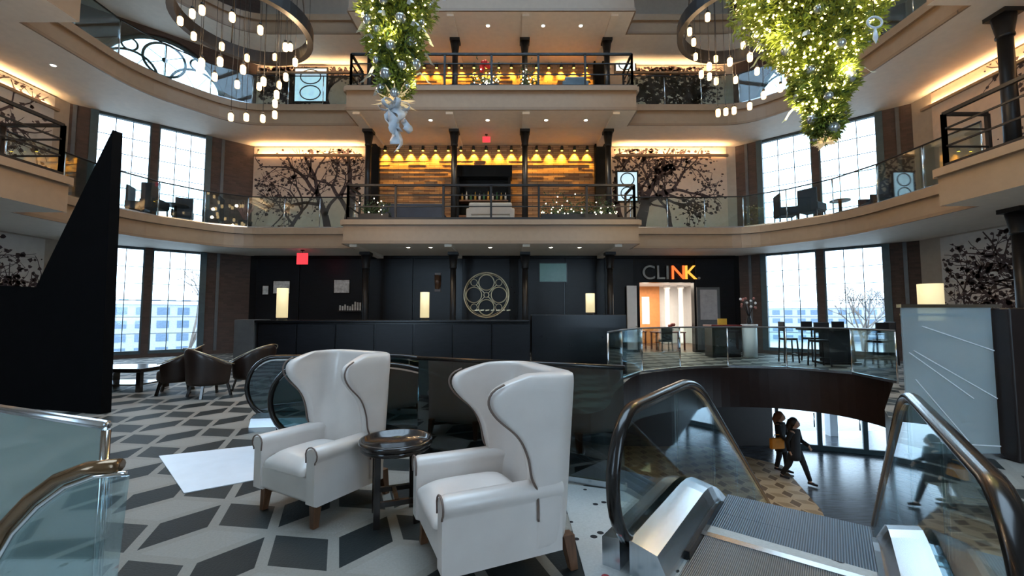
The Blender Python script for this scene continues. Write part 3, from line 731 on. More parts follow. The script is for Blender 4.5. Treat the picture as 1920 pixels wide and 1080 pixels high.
# pale sheet added on the carpet where data is missing
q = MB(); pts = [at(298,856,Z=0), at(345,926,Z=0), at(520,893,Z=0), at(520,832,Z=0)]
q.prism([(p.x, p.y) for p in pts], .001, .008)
tag(q.build('floor_filler', M['patch']), 'pale blue-white sheet added for missing data on the patterned carpet left of the armchair', 'patch')

# ------------------------------------------------------------------ escalators
def rail_path(xn, xb, zh, slope, xend, r=.36, zl=.14):
    """side view of a handrail: newel turn, level run, knuckle and slope"""
    pts = [(xn+r+.55, zl-.02), (xn+r+.2, zl)]
    cz = (zh+zl)/2; rz = (zh-zl)/2
    pts += [(xn+r-r*math.sin(a), cz-rz*math.cos(a)) for a in [PI*i/14 for i in range(15)]]
    k = .45
    for i in range(9):
        t = i/8; x = xb-k+2*k*t; z = zh-slope*k*t*t
        pts.append((x, z))
    x0, z0 = pts[-1]; pts.append((xend, z0-slope*(xend-x0)))
    return pts
def escalator(loc, rz, hw, newel, brk, zend, lab, ang=30, decks=True, railw=.042, steps=True, n_flat=3):
    e = empty('escalator', loc, rz, lab, 'escalator', 'escalators'); sl = math.tan(R(ang)); xend = -zend/sl
    def deck_z(x): return 0 if x < -.3 else (-sl*(x+.3)**2/1.2 if x < .3 else -sl*x)
    for s, xn in ((1, newel[0]), (-1, newel[1])):
        rp = rail_path(xn, brk[0 if s > 0 else 1], .93, sl, xend)
        m = MB(); m.tube([(x, s*hw, z) for x, z in rp], railw, 10, flat=.72); m.build('handrail', M['handrail'], e)
        m = MB(); m.path([(x, z-.035) for x, z in rp[2:]], [(s*hw-.016,-.012),(s*hw+.016,-.012),(s*hw+.016,.012),(s*hw-.016,.012)]); m.build('handrail_guide', M['chrome'], e)
        # glass in panels under the rail
        top = [(x, z-.05) for x, z in rp[2:]]; ups = [p for p in top if p[0] >= xn+.0]
        cuts = [-99, xn+1.25, xn+2.5]+[xn+3.7+1.3*k for k in range(6)]
        up_ = top[8:]; lo_ = top[:9]
        def ztop(x):
            for (xa, za), (xb_, zb) in zip(up_[:-1], up_[1:]):
                if xa-1e-6 <= x <= xb_+1e-6: return za+(zb-za)*((x-xa)/max(1e-6, xb_-xa))
            return up_[-1][1]
        for ca, cb in zip(cuts[:-1], cuts[1:]):
            if ca > xend-.2: break
            cb = min(cb, xend)
            xs = [cb]+[x for x, z in up_[::-1] if max(ca, xn) < x < cb]
            poly = [(x, ztop(x)) for x in xs]
            if ca < -50: poly += [p for p in lo_[::-1]]; poly += [(max(xn+.36, poly[-1][0]), deck_z(xn+.36)+.12)]
            else: poly += [(ca+.02, ztop(ca+.02)), (ca+.02, deck_z(ca)+.12)]
            mids = [x for x in (-.3,-.1,.1,.3) if max(ca, xn+.4) < x < cb]
            poly += [(x, deck_z(x)+.12) for x in mids]+[(cb, deck_z(cb)+.12)]
            m = MB(); m.xz(poly, s*hw-.006, s*hw+.006); m.build('glass_panel', M['glass' if decks else 'tglass'], e)
        # decking: bright metal cover sloping to the steps, dark skirt below
        xs = [xn+.15,xn+.5,-.3,-.15,0,.15,.3,xend]; pa = [(x, deck_z(x)) for x in xs]
        a, b, c = s*(hw+.14), s*(hw-.04), s*(hw-.24)
        m = MB(); m.path(pa, [(a,.0),(a,.17),(s*(hw+.03),.19),(s*(hw+.03),.0)]); m.build('outer_deck', M['steel'], e)
        m = MB(); m.path(pa, [(s*(hw-.03),.0),(s*(hw-.03),.20),(s*(hw-.19),.16),(c,.06),(c,.0)]); m.build('inner_deck', M['steel'], e)
        m = MB(); m.path(pa[1:], [(c-s*.0,.0),(c-s*.0,.06),(c-s*.03,.06),(c-s*.03,.0)]); m.build('skirt', M['black'], e)
        m = MB(); m.path(pa[1:], [(s*hw-.14 if s < 0 else s*hw-.02,-.75),(s*hw+.02 if s < 0 else s*hw+.14,-.75),(s*hw+.02 if s < 0 else s*hw+.14,-.02),(s*hw-.14 if s < 0 else s*hw-.02,-.02)] if 0 else [(s*(hw-.02),-.7),(s*(hw+.12),-.7),(s*(hw+.12),-.005),(s*(hw-.02),-.005)]); 
        for i, v in enumerate(m.v):
            if v.x < .25 and v.z < .0: v.z = max(v.z, -.05)
        m.build('truss_side', M['void_side'], e)
    w = hw-.26
    m = MB(); m.box((newel[1]+.1,-w,.002), (-.62,w,.012)); m.build('landing_plate', M['comb'], e)
    m = MB(); m.box((-.64,-w,.013), (-.58,w,.018)); m.build('comb_edge', M['steel'], e)
    st = MB(); st.box((0,-w,-.30), (.398,w,0)); proto = None
    k = 0; x = -.58
    while x < xend-.3 and steps:
        z = 0 if x < -.15 else -sl*.4*((x+.58-.4)/.4)
        z = .004 if k < 2 else -.23*(k-1)*(sl/.577)
        if proto is None: proto = st.build('step', M['step'], e); o = proto
        else: o = inst(proto, e)
        o.location = (x, 0, z-.002); x += .4; k += 1
    return e
escalator((2.04,3.22,0), math.atan2(.8,.6), .72, (-1.50,-1.95), (.30,.62), -3.3, 'nearest escalator with bright metal decks going down at the lower right')
escalator((-1.15,5.52,0), R(6), .50, (-2.35,-1.62), (.0,.0), -1.9, 'escalator with smoked glass going down behind the two ivory armchairs', decks=False)

# curved glass balustrade end at the lower left
e = empty('curved_balustrade', (-1.55,1.70,0), 0, 'curved bronze handrail over a glass balustrade at the lower left edge', 'handrail')
cv = [(.02,.915),(-.10,.905),(-.21,.865),(-.31,.79),(-.40,.69),(-.47,.56),(-.51,.42),(-.53,.25),(-.535,.06)]
m = MB(); m.tube([(x,0,z) for x, z in cv], .032, 12, flat=.8); m.build('handrail', M['bronze'], e)
m = MB(); m.tube([(x+.028,-.0,z-.030) for x, z in cv], .010, 8); m.build('handrail_guide', M['chrome'], e)
m = MB(); m.xz([(x+.04,z-.04) for x, z in cv]+[(0,.02)], -.006, .006); m.build('glass_panel', M['glass'], e)
m = MB(); m.tube([(-.32,-.18,.035),(-.14,-.14,.10),(.02,-.15,.14),(.16,-.22,.12),(.28,-.34,.05)], .05, 10, flat=.5); m.build('kick_plate', M['chrome'], e)
glass_railing([(-1.84,1.97),(-2.80,2.34),(-3.8,2.74)], 0, 'frosted green glass guard with steel top rail at the lower left', 1.0, 1.05, 'glass_guard', 'steel', gm='fglass')

# guard of smoked glass along the near edge of the void, and clear guards round it
glass_railing([(-1.0,4.56),(.98,3.74)], 0, 'smoked teal glass guard behind the nearest ivory armchair', 1.04, 1.1, 'glass_guard', 'handrail', gm='tglass', post=False)
glass_railing([(1.9,8.5),(2.8,10.5),(3.5,11.3),(4.65,11.95),(5.9,12.3),(7.2,12.2),(8.3,11.6),(8.7,10.6),(8.4,9.4)], 0, 'clear glass guard with steel posts round the far side of the void', 1.15, 1.5, 'glass_guard', 'slate', railr=.02)
# screen of glass with end post right of the escalator
e = empty('glass_screen', (4.15,4.56,0), 0, 'tall glass screen with a dark brown end post right of the escalator', 'screen')
m = MB(); m.box((0,-.008,.06), (.95,.008,1.58)); m.build('pane', M['reflglass'], e)
m = MB(); m.box((-.02,-.03,1.575), (1.05,.03,1.61)); m.build('top_rail', M['chrome'], e)
m = MB(); m.box((-.02,-.03,.0), (.97,.03,.06)); m.build('base_channel', M['steel'], e)
m = MB(); m.prism([(.97,-.16),(1.28,-.16),(1.28,.05),(.97,.05)], 0, 1.57); m.build('end_post', M['void_side'], e, bevel=.02)
for (xa, za, xb, zb) in ((.20,1.38,.95,1.12),(.10,1.12,.95,.62),(.05,1.10,.70,.62),(.10,.82,.62,.18),(.2,.17,.95,.13)):  # white bars drawn in place of diagonal reflections in the pane
    m = MB(); m.bar((xa,-.014,za), (xb,-.014,zb), .008, .010); m.build('reflected_line', M['white'], e)
for z in (1.28, 1.5):
    m = MB(); m.box((0,.01,z-.012), (.95,.02,z+.012)); m.build('cross_rail', M['chrome'], e)

# black angular partition on the left, a made-up shape in place of missing data
poly = [(-3.2,0),(.0,0),(-.10,4.42),(-1.62,1.95),(-3.2,2.02)]
q = MB(); q.xz(poly, -.07, .07)
tag(q.build('angular_filler', M['matteblack'], loc=(-6.2,6.62,0), rz=-math.atan2(.6,2.3)), 'black angular partition with a tall pointed fin, made up for missing data, at the left edge', 'filler')

# ------------------------------------------------------------------ reception desk and what stands on it
e = empty('reception_desk', (0,11,0), 0, 'long black reception desk with a grey stone end panel', 'desk')
m = MB(); m.box((-6.55,0,0), (.45,.75,1.30)); m.build('body', M['black'], e, bevel=.01)
m = MB(); m.box((-6.6,-.05,1.30), (.45,.80,1.36)); m.build('counter_top', M['black'], e, bevel=.01)
m = MB(); m.box((-7.1,-.06,0), (-6.6,.70,1.37)); m.build('end_panel', M['slate'], e, bevel=.01)
m = MB(); m.box((.5,-.15,0), (2.9,.70,1.50)); m.build('raised_pod', M['black'], e, bevel=.01)
for i in range(7):
    m = MB(); m.box((-6.5+i*1.0,-.02,.1), (-5.54+i*1.0,.0,1.25)); m.build('front_panel', M['blackm'], e, bevel=.006)
def shade_lamp(p, w, h, lab, tall=0):
    e = empty('table_lamp', p, 0, lab, 'lamp', 'cream cylinder lamps')
    m = MB(); m.lathe([(w*.42,0),(w*.42,.03),(.02,.04),(.02,.07+tall)], 16); m.build('base', M['iron'], e)
    m = MB(); m.lathe([(w/2,.06+tall),(w/2,h)], 20); m.build('shade', M['lampshade'], e)
shade_lamp((-6.08,11.3,1.36), .28, .84, 'tall cream cylinder lamp at the left end of the reception desk')
shade_lamp((-2.33,11.4,1.36), .24, .74, 'cream cylinder lamp on the reception desk left of the round brass emblem')
shade_lamp((2.07,11.3,1.50), .24, .56, 'cream cylinder lamp on the raised right end of the reception desk')
p = at(1745, 560, Y=8.6); shade_lamp((p.x, 8.6, 0), .40, 2.12, 'tall cream floor lamp shade against the right mural', tall=1.32)

# round brass emblem
p = at(912, 553, Y=YB-.12); e = empty('wall_emblem', p, 0, 'round brass tracery emblem of circles on the black wall', 'emblem')
def rg(c, r, t):
    m = MB(); m.tube([(c[0]+r*math.cos(2*PI*i/36), 0, c[1]+r*math.sin(2*PI*i/36)) for i in range(36)], t, 6, closed=True); m.build('ring', M['gold'], e)
rg((0,0), .90, .03); rg((0,0), .84, .014); rg((0,0), .10, .02)
for a in range(4): rg((.50*math.cos(a*PI/2), .50*math.sin(a*PI/2)), .31, .024)
for a in range(4): rg((.70*math.cos(a*PI/2+PI/4), .70*math.sin(a*PI/2+PI/4)), .13, .016)
for a in range(4):
    t = a*PI/2+PI/4; m = MB(); m.bar((.1*math.cos(t),0,.1*math.sin(t)), (.57*math.cos(t),0,.57*math.sin(t)), .02); m.build('spoke', M['gold'], e)
for k in range(7):
    m = MB(); m.bar((-.45+k*.21,-.05,-.62), (-.30+k*.21,-.05,-.60), .05); m.build('sparkle_bar', M['gold'], e)
# posters, shelf of brochures, screens on the black wall
def poster(px0, py0, px1, py1, lab, matn='paper'):
    a = at(px0, py1, Y=YB-.10); b = at(px1, py0, Y=YB-.10); e = empty('poster', (a.x, YB-.07, a.z), 0, lab, 'poster')
    m = MB(); m.box((-.03,-.02,-.03), (b.x-a.x+.03,.005,b.z-a.z+.03)); m.build('frame', M['black'], e)
    m = MB(); m.box((0,-.026,0), (b.x-a.x,-.019,b.z-a.z)); m.build('print', M[matn], e)
poster(512, 527, 543, 550, 'grey framed poster on the black wall behind the tall desk lamp')
poster(492, 536, 503, 552, 'small pale card on the black wall left of the tall desk lamp')
poster(626, 525, 655, 549, 'grey framed poster on the black wall above the brochure rack')
poster(1012, 494, 1062, 528, 'dim teal menu screen on the black wall right of the emblem', 'screen')
p = at(655, 582, Y=YB-.2); e = empty('brochure_rack', (p.x, YB-.16, p.z), 0, 'dark rack of small brochures on the black wall', 'rack')
m = MB(); m.box((-.45,-.08,-.05), (.55,.08,0)); m.build('tray', M['iron'], e)
rb = random.Random(4)
for k in range(9):
    m = MB(); m.box((-.4+k*.1,-.05,0), (-.34+k*.1,-.03,rb.uniform(.15,.36))); m.build('brochure', M['paper'], e)
p = at(820, 530, Y=YB-.2); e = empty('wall_lamp', (p.x, YB-.1, p.z), 0, 'dim brass wall lamp between the black columns left of the emblem', 'lamp')
m = MB(); m.box((-.12,-.02,-.35), (.12,.03,.4)); m.build('back_plate', M['walnut'], e); m = MB(); m.lathe([(.09,-.25),(.12,.3)], 12, c=(0,-.12,0)); m.build('shade', M['walnut'], e)

# ------------------------------------------------------------------ restaurant sign
sg = empty('restaurant_sign', (5.22,YB-.09,2.93), 0, 'restaurant sign reading CLINK. in grey and glowing orange letters', 'sign')
xo = 0
for ch, mm, wd in (('C','greyletter',.58),('L','greyletter',.40),('I','greyletter',.24),('N','redletter',.56),('K','orangeletter',.54),('.','greyletter',.2)):
    cu = bpy.data.curves.new('letter', 'FONT'); cu.body = ch; cu.size = .80; cu.extrude = .03
    tmp = bpy.data.objects.new('tmp', cu); C.objects.link(tmp); bpy.context.view_layer.update()
    me = bpy.data.meshes.new_from_object(tmp.evaluated_get(bpy.context.evaluated_depsgraph_get())); bpy.data.objects.remove(tmp)
    me.materials.clear(); me.materials.append(M[mm])
    o = bpy.data.objects.new('letter' if ch != '.' else 'full_stop', me); C.objects.link(o); o.parent = sg; o.location = (xo,0,0); o.rotation_euler = (PI/2,0,0); xo += wd-.02

# ------------------------------------------------------------------ restaurant seen through the opening
q = MB(); q.box((4.6,23,-.01), (9.4,23.2,3.2)); struct(q, 'wall_restaurant', M['white'])
q = MB(); q.box((4.6,17.5,3.0), (9.4,23.2,3.2)); struct(q, 'ceiling_restaurant', M['white'])
q = MB(); q.box((4.4,17.5,0), (4.6,23.2,3.2)); q.box((9.4,17.5,0), (9.6,23.2,3.2)); struct(q, 'wall_restaurant', M['white'])
q = MB(); q.box((4.4,17.2,-.1), (9.6,23.2,-.001)); struct(q, 'floor_restaurant', M['walnut'])
light('AREA', 'restaurant_lamp', (7,20,2.9), 260, (1,.86,.68), (0,0,0), None, shape='RECTANGLE', size=3.5, size_y=3.5)
e = empty('orange_wall', (6.0,22.7,0), 0, 'orange restaurant wall with a small bright sash window', 'wall')
m = MB(); m.box((.45,0,0), (1.85,.2,3.0)); m.build('panel', M['orange'], e)
for z0, z1 in ((1.05,1.65),(1.75,2.4)):
    m = MB(); m.box((.95,-.03,z0), (1.25,-.005,z1)); m.build('window_pane', mat('lit_window', (.9,.9,.85), .4, emit=(1,.95,.8), es=1.2), e)
m = MB(); m.box((.90,-.02,1.0), (1.30,.0,2.45)); m.build('window_frame', M['white'], e)
for i, x in enumerate((5.45, 8.0, 8.7)):
    e = empty('white_pillar', (x if i else 5.35,22.0 if i else 21.0,0), 0, '%s white pillar inside the restaurant seen through the opening' % ('leftmost','middle','rightmost')[i], 'pillar')
    m = MB(); m.lathe([(.16,.0),(.16,.12),(.12,.16),(.12,2.8),(.17,2.85),(.17,3.0)], 14); m.build('shaft', M['white'], e)
# doors and tables of the restaurant
e = empty('door_1', (4.55,YB-.35,0), R(12)); tag(e, kind='structure')
m = MB(); m.box((0,0,.12), (.42,.05,2.65)); m.build('leaf', M['white'], e, bevel=.01); m = MB(); m.ball((.36,-.04,1.05), .035); m.build('door_handle', M['chrome'], e)
e = empty('door_2', (7.40,YB-.14,0), 0); tag(e, kind='structure')
m = MB(); m.box((0,0,.1), (.92,.05,2.6)); m.build('leaf', M['slate'], e, bevel=.01); m = MB(); m.box((.12,-.012,1.3), (.80,.002,2.5)); m.build('glazing', mat('grey_blind', (.36,.35,.36), .5), e)
def dining_table(p, lab, w=.9):
    e = empty('dining_table', p, 0, lab, 'table')
    m = MB(); m.box((-w/2,-.4,.72), (w/2,.4,.77)); m.build('top', M['maroon'], e, bevel=.01)
    for x in (-w/2+.06, w/2-.06):
        for y in (-.33,.33): m = MB(); m.box((x-.03,y-.03,0), (x+.03,y+.03,.72)); m.build('leg', M['maroon'], e)
dining_table((6.75,18.6,0), 'dark red restaurant table just inside the opening under the sign', 1.3)
dining_table((5.5,19.4,0), 'dark red restaurant table at the left behind the opening', 1.0)
def simple_chair(p, rz, lab, mt='stool', sh=.46, bh=.95, w=.46, grp=None, solid=True, arms=False):
    e = empty('chair', p, rz, lab, 'chair', grp)
    m = MB(); m.box((-w/2,-w/2,sh-.09), (w/2,w/2,sh)); m.build('seat', M[mt], e, bevel=.02)
    m = MB(); m.box((-w/2,w/2-.07,sh-.05), (w/2,w/2,bh)); m.build('backrest', M[mt], e, bevel=.02)
    if arms:
        for s in (-1, 1): m = MB(); m.box((s*w/2-.03,-w/2,sh-.05), (s*w/2+.03,w/2,sh+.2)); m.build('arm', M[mt], e, bevel=.015)
    for x in (-1, 1):
        for y in (-1, 1): m = MB(); m.bar((x*(w/2-.03),y*(w/2-.03),sh-.08), (x*(w/2-.01),y*(w/2-.01),0), .035); m.build('leg', M[mt], e)
    return e
simple_chair((6.4,17.9,0), R(180), 'dark chair tucked at the restaurant table inside the opening')
e = empty('flower_bowl', (6.9,18.6,.771), 0, 'bowl of dark pink flowers on the restaurant table', 'flowers')
m = MB(); m.lathe([(.06,0),(.12,.06),(.14,.14)], 12); m.build('bowl', M['white'], e)
for k in range(9):
    a = k*2.4; m = MB(); m.ball((.09*math.cos(a)*(k % 3)/1.5, .09*math.sin(a)*(k % 3)/1.5, .2+.05*(k % 3)), .075, 8); m.build('bloom', M['maroon'], e)
# host stand and pale pedestal
e = empty('host_stand', (7.55,15.4,0), 0, 'dark host stand with a framed front below the restaurant sign', 'stand')
m = MB(); m.box((-.5,-.3,0), (.5,.3,1.08)); m.build('body', M['black'], e, bevel=.01); m = MB(); m.box((-.42,-.32,.15), (.42,-.30,.95)); m.build('front_panel', M['screend'], e)
m = MB(); m.box((-.54,-.34,1.08), (.54,.34,1.14)); m.build('top', M['maroon'], e, bevel=.01)
m = MB(); m.box((-.16,-.05,1.14), (.16,.0,1.36)); m.build('sign_card', M['yellowpaint'], e)
e = empty('pedestal', (8.42,15.2,0), 0, 'pale blue-white cylindrical pedestal right of the host stand', 'pedestal')
m = MB(); m.lathe([(.24,0),(.24,1.1)], 20); m.build('drum', M['white'], e); m = MB(); m.lathe([(.27,1.1),(.27,1.16)], 20); m.build('top', M['white'], e)
e = empty('flower_arrangement', (8.42,15.2,1.161), 0, 'dark twig arrangement in a vase on the pale pedestal', 'plant')
m = MB(); m.lathe([(.06,0),(.10,.1),(.05,.26),(.06,.3)], 12); m.build('vase', M['iron'], e)
rb = random.Random(9)
for k in range(14):
    a = rb.uniform(0,6.28); m = MB(); m.tube([(0,0,.25),(.12*math.cos(a),.12*math.sin(a),.55),(rb.uniform(.2,.35)*math.cos(a),rb.uniform(.2,.35)*math.sin(a),rb.uniform(.55,.95))], [.012,.008,.004], 5); t = m.build('twig', M['iron'], e)
    x, y, z = m.v[-1]; m = MB(); m.ball((x,y,z), .05, 6); m.build('bloom', M['redleaf' if k % 3 else 'white'], e)

# ------------------------------------------------------------------ bar table and stools by the right window
e = empty('bar_table', (10.0,13.25,0), R(-8), 'high black bar table in front of the right window', 'table')
m = MB(); m.box((-.95,-.4,1.02), (.95,.4,1.09)); m.build('top', M['stool'], e, bevel=.01)
m = MB(); m.box((-.35,-.25,.06), (.35,.25,1.02)); m.build('pedestal', M['stool'], e); m = MB(); m.box((-.5,-.32,0), (.5,.32,.06)); m.build('foot', M['stool'], e)
def bar_stool(p, rz, lab):
    e = empty('bar_stool', p, rz, lab, 'stool', 'bar stools by the right window')
    m = MB(); m.box((-.2,-.2,.70), (.2,.2,.77)); m.build('seat', M['stool'], e, bevel=.015)
    m = MB(); m.box((-.2,.165,.98), (.2,.2,1.28)); m.build('backrest', M['stool'], e, bevel=.01)
    for x in (-1, 1):
        m = MB(); m.bar((x*.18,.18,.77), (x*.18,.18,1.0), .035); m.build('back_post', M['stool'], e)
        for y in (-1, 1): m = MB(); m.bar((x*.18,y*.18,.7), (x*.21,y*.21,0), .035); m.build('leg', M['stool'], e)
    for y in (-1, 1): m = MB(); m.bar((-.2,y*.2,.25), (.2,y*.2,.25), .025); m.build('foot_rail', M['stool'], e)
for i, (x, y, r) in enumerate(((9.0,12.6,170),(9.75,13.95,10),(10.6,13.75,0),(10.5,12.35,185),(11.2,12.9,-90),(8.75,13.6,80))):
    bar_stool((x, y, 0), R(r), ('black bar stool at the near left corner of the high bar table', 'black bar stool behind the high bar table, the left of two', 'black bar stool behind the high bar table, the right of two', 'black bar stool at the near right corner of the high bar table', 'black bar stool at the right end of the high bar table', 'black bar stool at the left end of the high bar table')[i])

# ------------------------------------------------------------------ leather tub chairs
def tub_chair(p, rz, lab, s=1.0, grp='brown leather tub chairs'):
    e = empty('tub_chair', p, rz, lab, 'armchair', grp); e.scale = (s,s,s)
    m = MB(); m.lathe([(.27,.24),(.30,.27),(.30,.40),(.26,.45),(.0001,.46)], 20); m.build('seat', M['brownleather'], e)
    n = 22; rows = []
    for j in range(6):
        row_o = []; row_i = []
        for i in range(n+1):
            a = R(-35+250*i/n); f = math.sin(PI*i/n)**1.5; zt = .58+.32*f; z = .22+(zt-.22)*j/5
            ro = .36+.05*j/5; row_o.append((ro*math.cos(a), ro*math.sin(a), z)); row_i.append(((ro-.09)*math.cos(a), (ro-.09)*math.sin(a), z))
        rows.append(row_o+row_i[::-1])
    k = len(rows[0]); m = MB(); fs = [(j*k+i, j*k+(i+1) % k, (j+1)*k+(i+1) % k, (j+1)*k+i) for j in range(5) for i in range(k)]
    for b0 in (0, 5*k): fs += [(b0+i, b0+i+1, b0+k-2-i, b0+k-1-i) for i in range(n)]
    m.add([q_ for r_ in rows for q_ in r_], fs, 0, True); m.build('barrel_back', M['brownleather'], e, sub=1)
    m = MB(); m.tube([((.42)*math.cos(R(-35+250*i/n)), .42*math.sin(R(-35+250*i/n)), .585+.32*math.sin(PI*i/n)**1.5) for i in range(n+1)], .008, 5); m.build('piping', M['gold'], e)
    for x in (-1, 1):
        for y in (-1, 1): m = MB(); m.bar((x*.2,y*.2,.25), (x*.25,y*.25,0), .04); m.build('leg', M['espresso'], e)
tub_chair((-6.5,8.35,0), R(-60), 'brown leather tub chair furthest left, in front of the left window')
tub_chair((-5.6,8.0,0), R(150), 'dark leather tub chair with its back turned, middle of the three on the left')
tub_chair((-5.25,8.75,0), R(-100), 'brown leather tub chair behind the escalator newel, right of the three on the left')
tub_chair((5.75,5.45,0), R(190), 'dark leather tub chair behind the tall glass screen on the right', .95)
e = empty('low_table', (-7.75,8.7,0), 0, 'low dark table beside the black angular filler under the left window', 'table')
m = MB(); m.box((-.6,-.4,.38), (.6,.4,.46)); m.build('top', M['espresso'], e, bevel=.01)
for x in (-.52,.52):
    for y in (-.32,.32): m = MB(); m.box((x-.04,y-.04,0), (x+.04,y+.04,.38)); m.build('leg', M['espresso'], e)
m = MB(); m.box((-.5,-.3,.12), (.5,.3,.15)); m.build('shelf', M['espresso'], e)
e = empty('console_table', (6.35,4.7,0), 0, 'dark red console table at the right edge beyond the brown post', 'table')
m = MB(); m.box((-.35,-.5,.72), (.6,.3,.78)); m.build('top', M['maroon'], e, bevel=.01)
for x in (-.3,.5):
    for y in (-.42,.22): m = MB(); m.box((x-.03,y-.03,0), (x+.03,y+.03,.72)); m.build('leg', M['maroon'], e)
e = empty('picture_frame', (6.25,4.45,.781), R(-15), 'small black and white picture frame on the console table at the right edge', 'frame')
m = MB(); m.box((-.12,-.01,0), (.12,.015,.26)); m.build('border', M['white'], e); m = MB(); m.box((-.09,-.016,.04), (.09,-.009,.22)); m.build('picture', M['black'], e)

# ------------------------------------------------------------------ furniture of the galleries
def gallery_table(p, lab, r=.38):
    e = empty('gallery_table', p, 0, lab, 'table')
    m = MB(); m.lathe([(r,.70),(r,.74)], 20); m.build('top', M['stool'], e); m = MB(); m.lathe([(.05,.04),(.05,.70)], 10); m.build('stem', M['stool'], e); m = MB(); m.lathe([(.25,0),(.25,.02),(.05,.05)], 16); m.build('foot', M['stool'], e)
z = Z2+.0
gallery_table((-11.75,14.7,z), 'round dark table among chairs at the left window of the middle gallery')
for i, (x, y, r) in enumerate(((-12.6,14.2,110),(-12.0,15.35,30),(-11.85,13.95,-170),(-10.95,15.45,-70))):
    simple_chair((x,y,z), R(r), ('dark armchair left of the table at the left gallery window', 'dark armchair behind the table at the left gallery window', 'dark armchair in front of the table at the left gallery window', 'dark armchair right of the table at the left gallery window')[i], 'navy', .48, 1.22, .54, 'armchairs at the gallery windows', arms=True)
gallery_table((11.0,14.1,z), 'small round table between chairs at the right window of the middle gallery', .29)
for i, (x, y, r) in enumerate(((9.75,15.0,75),(10.25,14.4,120),(11.6,13.45,-100))):
    simple_chair((x,y,z), R(r), ('navy armchair furthest left at the right gallery window', 'navy armchair left of the small table at the right gallery window', 'navy armchair right of the small table at the right gallery window')[i], 'navy', .48, 1.18, .6, 'armchairs at the gallery windows', arms=True)
e = empty('potted_plant', (-10.0,15.8,z), 0, 'dusty pink grass plant in a planter beside the left gallery mural', 'plant')
m = MB(); m.lathe([(.18,0),(.24,.4),(.22,.4)], 14); m.build('pot', M['iron'], e)
rb = random.Random(3)
for k in range(26):
    a = rb.uniform(0,6.28); q_ = rb.uniform(.1,.35); m = MB(); m.tube([(0,0,.36),(q_*.5*math.cos(a),q_*.5*math.sin(a),.7),(q_*math.cos(a),q_*math.sin(a),rb.uniform(.8,1.15))], [.018,.014,.004], 4); m.build('blade', M['redleaf'], e)
# bar cabinet with bottles
e = empty('bar_cabinet', (-1.1,16.5,z), 0, 'tall dark bar cabinet with bottles in front of the amber brick wall', 'cabinet')
m = MB(); m.box((-1.05,-.25,0), (-.95,.25,2.55)); m.build('side_panel', M['black'], e); m = MB(); m.box((.95,-.25,0), (1.05,.25,2.55)); m.build('side_panel', M['black'], e)
m = MB(); m.box((-1.1,-.3,2.25), (1.1,.3,2.7)); m.build('hood', M['black'], e, bevel=.01); m = MB(); m.box((-.95,.2,0), (.95,.25,2.3)); m.build('back_panel', M['black'], e)
m = MB(); m.box((-.95,-.2,1.3), (.95,.2,1.36)); m.build('shelf', M['walnut'], e); m = MB(); m.box((-.95,-.25,0), (.95,.2,.75)); m.build('counter', M['walnut'], e)
rb = random.Random(8)
bt = [mat('amber_bottle', (.5,.28,.05), .15), mat('clear_bottle', (.6,.55,.5), .15), mat('green_bottle', (.05,.15,.06), .15)]
for k in range(11):
    e = empty('bottle', (-1.95+k*.17,16.45,z+1.361), 0, '%s bottle from the left on the shelf of the bar cabinet' % ORD[k], 'bottle', 'bottles on the bar cabinet shelf')
    hh = rb.uniform(.26,.36); m = MB(); m.lathe([(.045,0),(.045,hh*.65),(.016,hh*.8),(.016,hh)], 10); m.build('body', bt[k % 3], e)
    m = MB(); m.lathe([(.02,hh),(.02,hh+.03)], 8); m.build('stopper', M['iron'], e)
def sofa(p, w, lab, mt='navy', h=.8, rz=0):
    e = empty('sofa', p, rz, lab, 'sofa')
    m = MB(); m.box((-w/2,-.4,.1), (w/2,.4,.36)); m.build('base', M[mt], e, bevel=.03)
    m = MB(); m.box((-w/2,.2,.36), (w/2,.42,h)); m.build('backrest', M[mt], e, bevel=.05)
    for s in (-1, 1): m = MB(); m.box((s*w/2-.09,-.4,.1), (s*w/2+.09,.42,.6)); m.build('arm', M[mt], e, bevel=.04)
    n = max(1, round(w/.8))
    for i in range(n): m = MB(); m.box((-w/2+.1+i*(w-.2)/n,-.38,.36), (-w/2+.09+(i+1)*(w-.2)/n,.2,.48)); m.build('seat_cushion', M[mt], e, bevel=.03)
    for x in (-w/2+.1, w/2-.1):
        for y in (-.3,.3): m = MB(); m.box((x-.025,y-.025,0), (x+.025,y+.025,.1)); m.build('foot', M['iron'], e)
sofa((-3.7,15.9,z), 2.3, 'long dark sofa on the middle gallery left of the bar cabinet', h=1.0, rz=PI)
sofa((-.75,15.0,z), 1.5, 'beige settee on the middle gallery in front of the bar cabinet', 'wall', rz=PI)
sofa((2.6,16.3,z), 1.6, 'dark sofa on the middle gallery right of the bar cabinet', rz=PI)
sofa((-.85,16.3,Z3), 1.9, 'dark high-backed sofa on the upper gallery behind the red flower', h=1.2, rz=PI)
sofa((2.25,15.0,Z3), .75, 'blue-grey armchair on the upper gallery at the right of the bay', 'blue', .75, rz=PI)
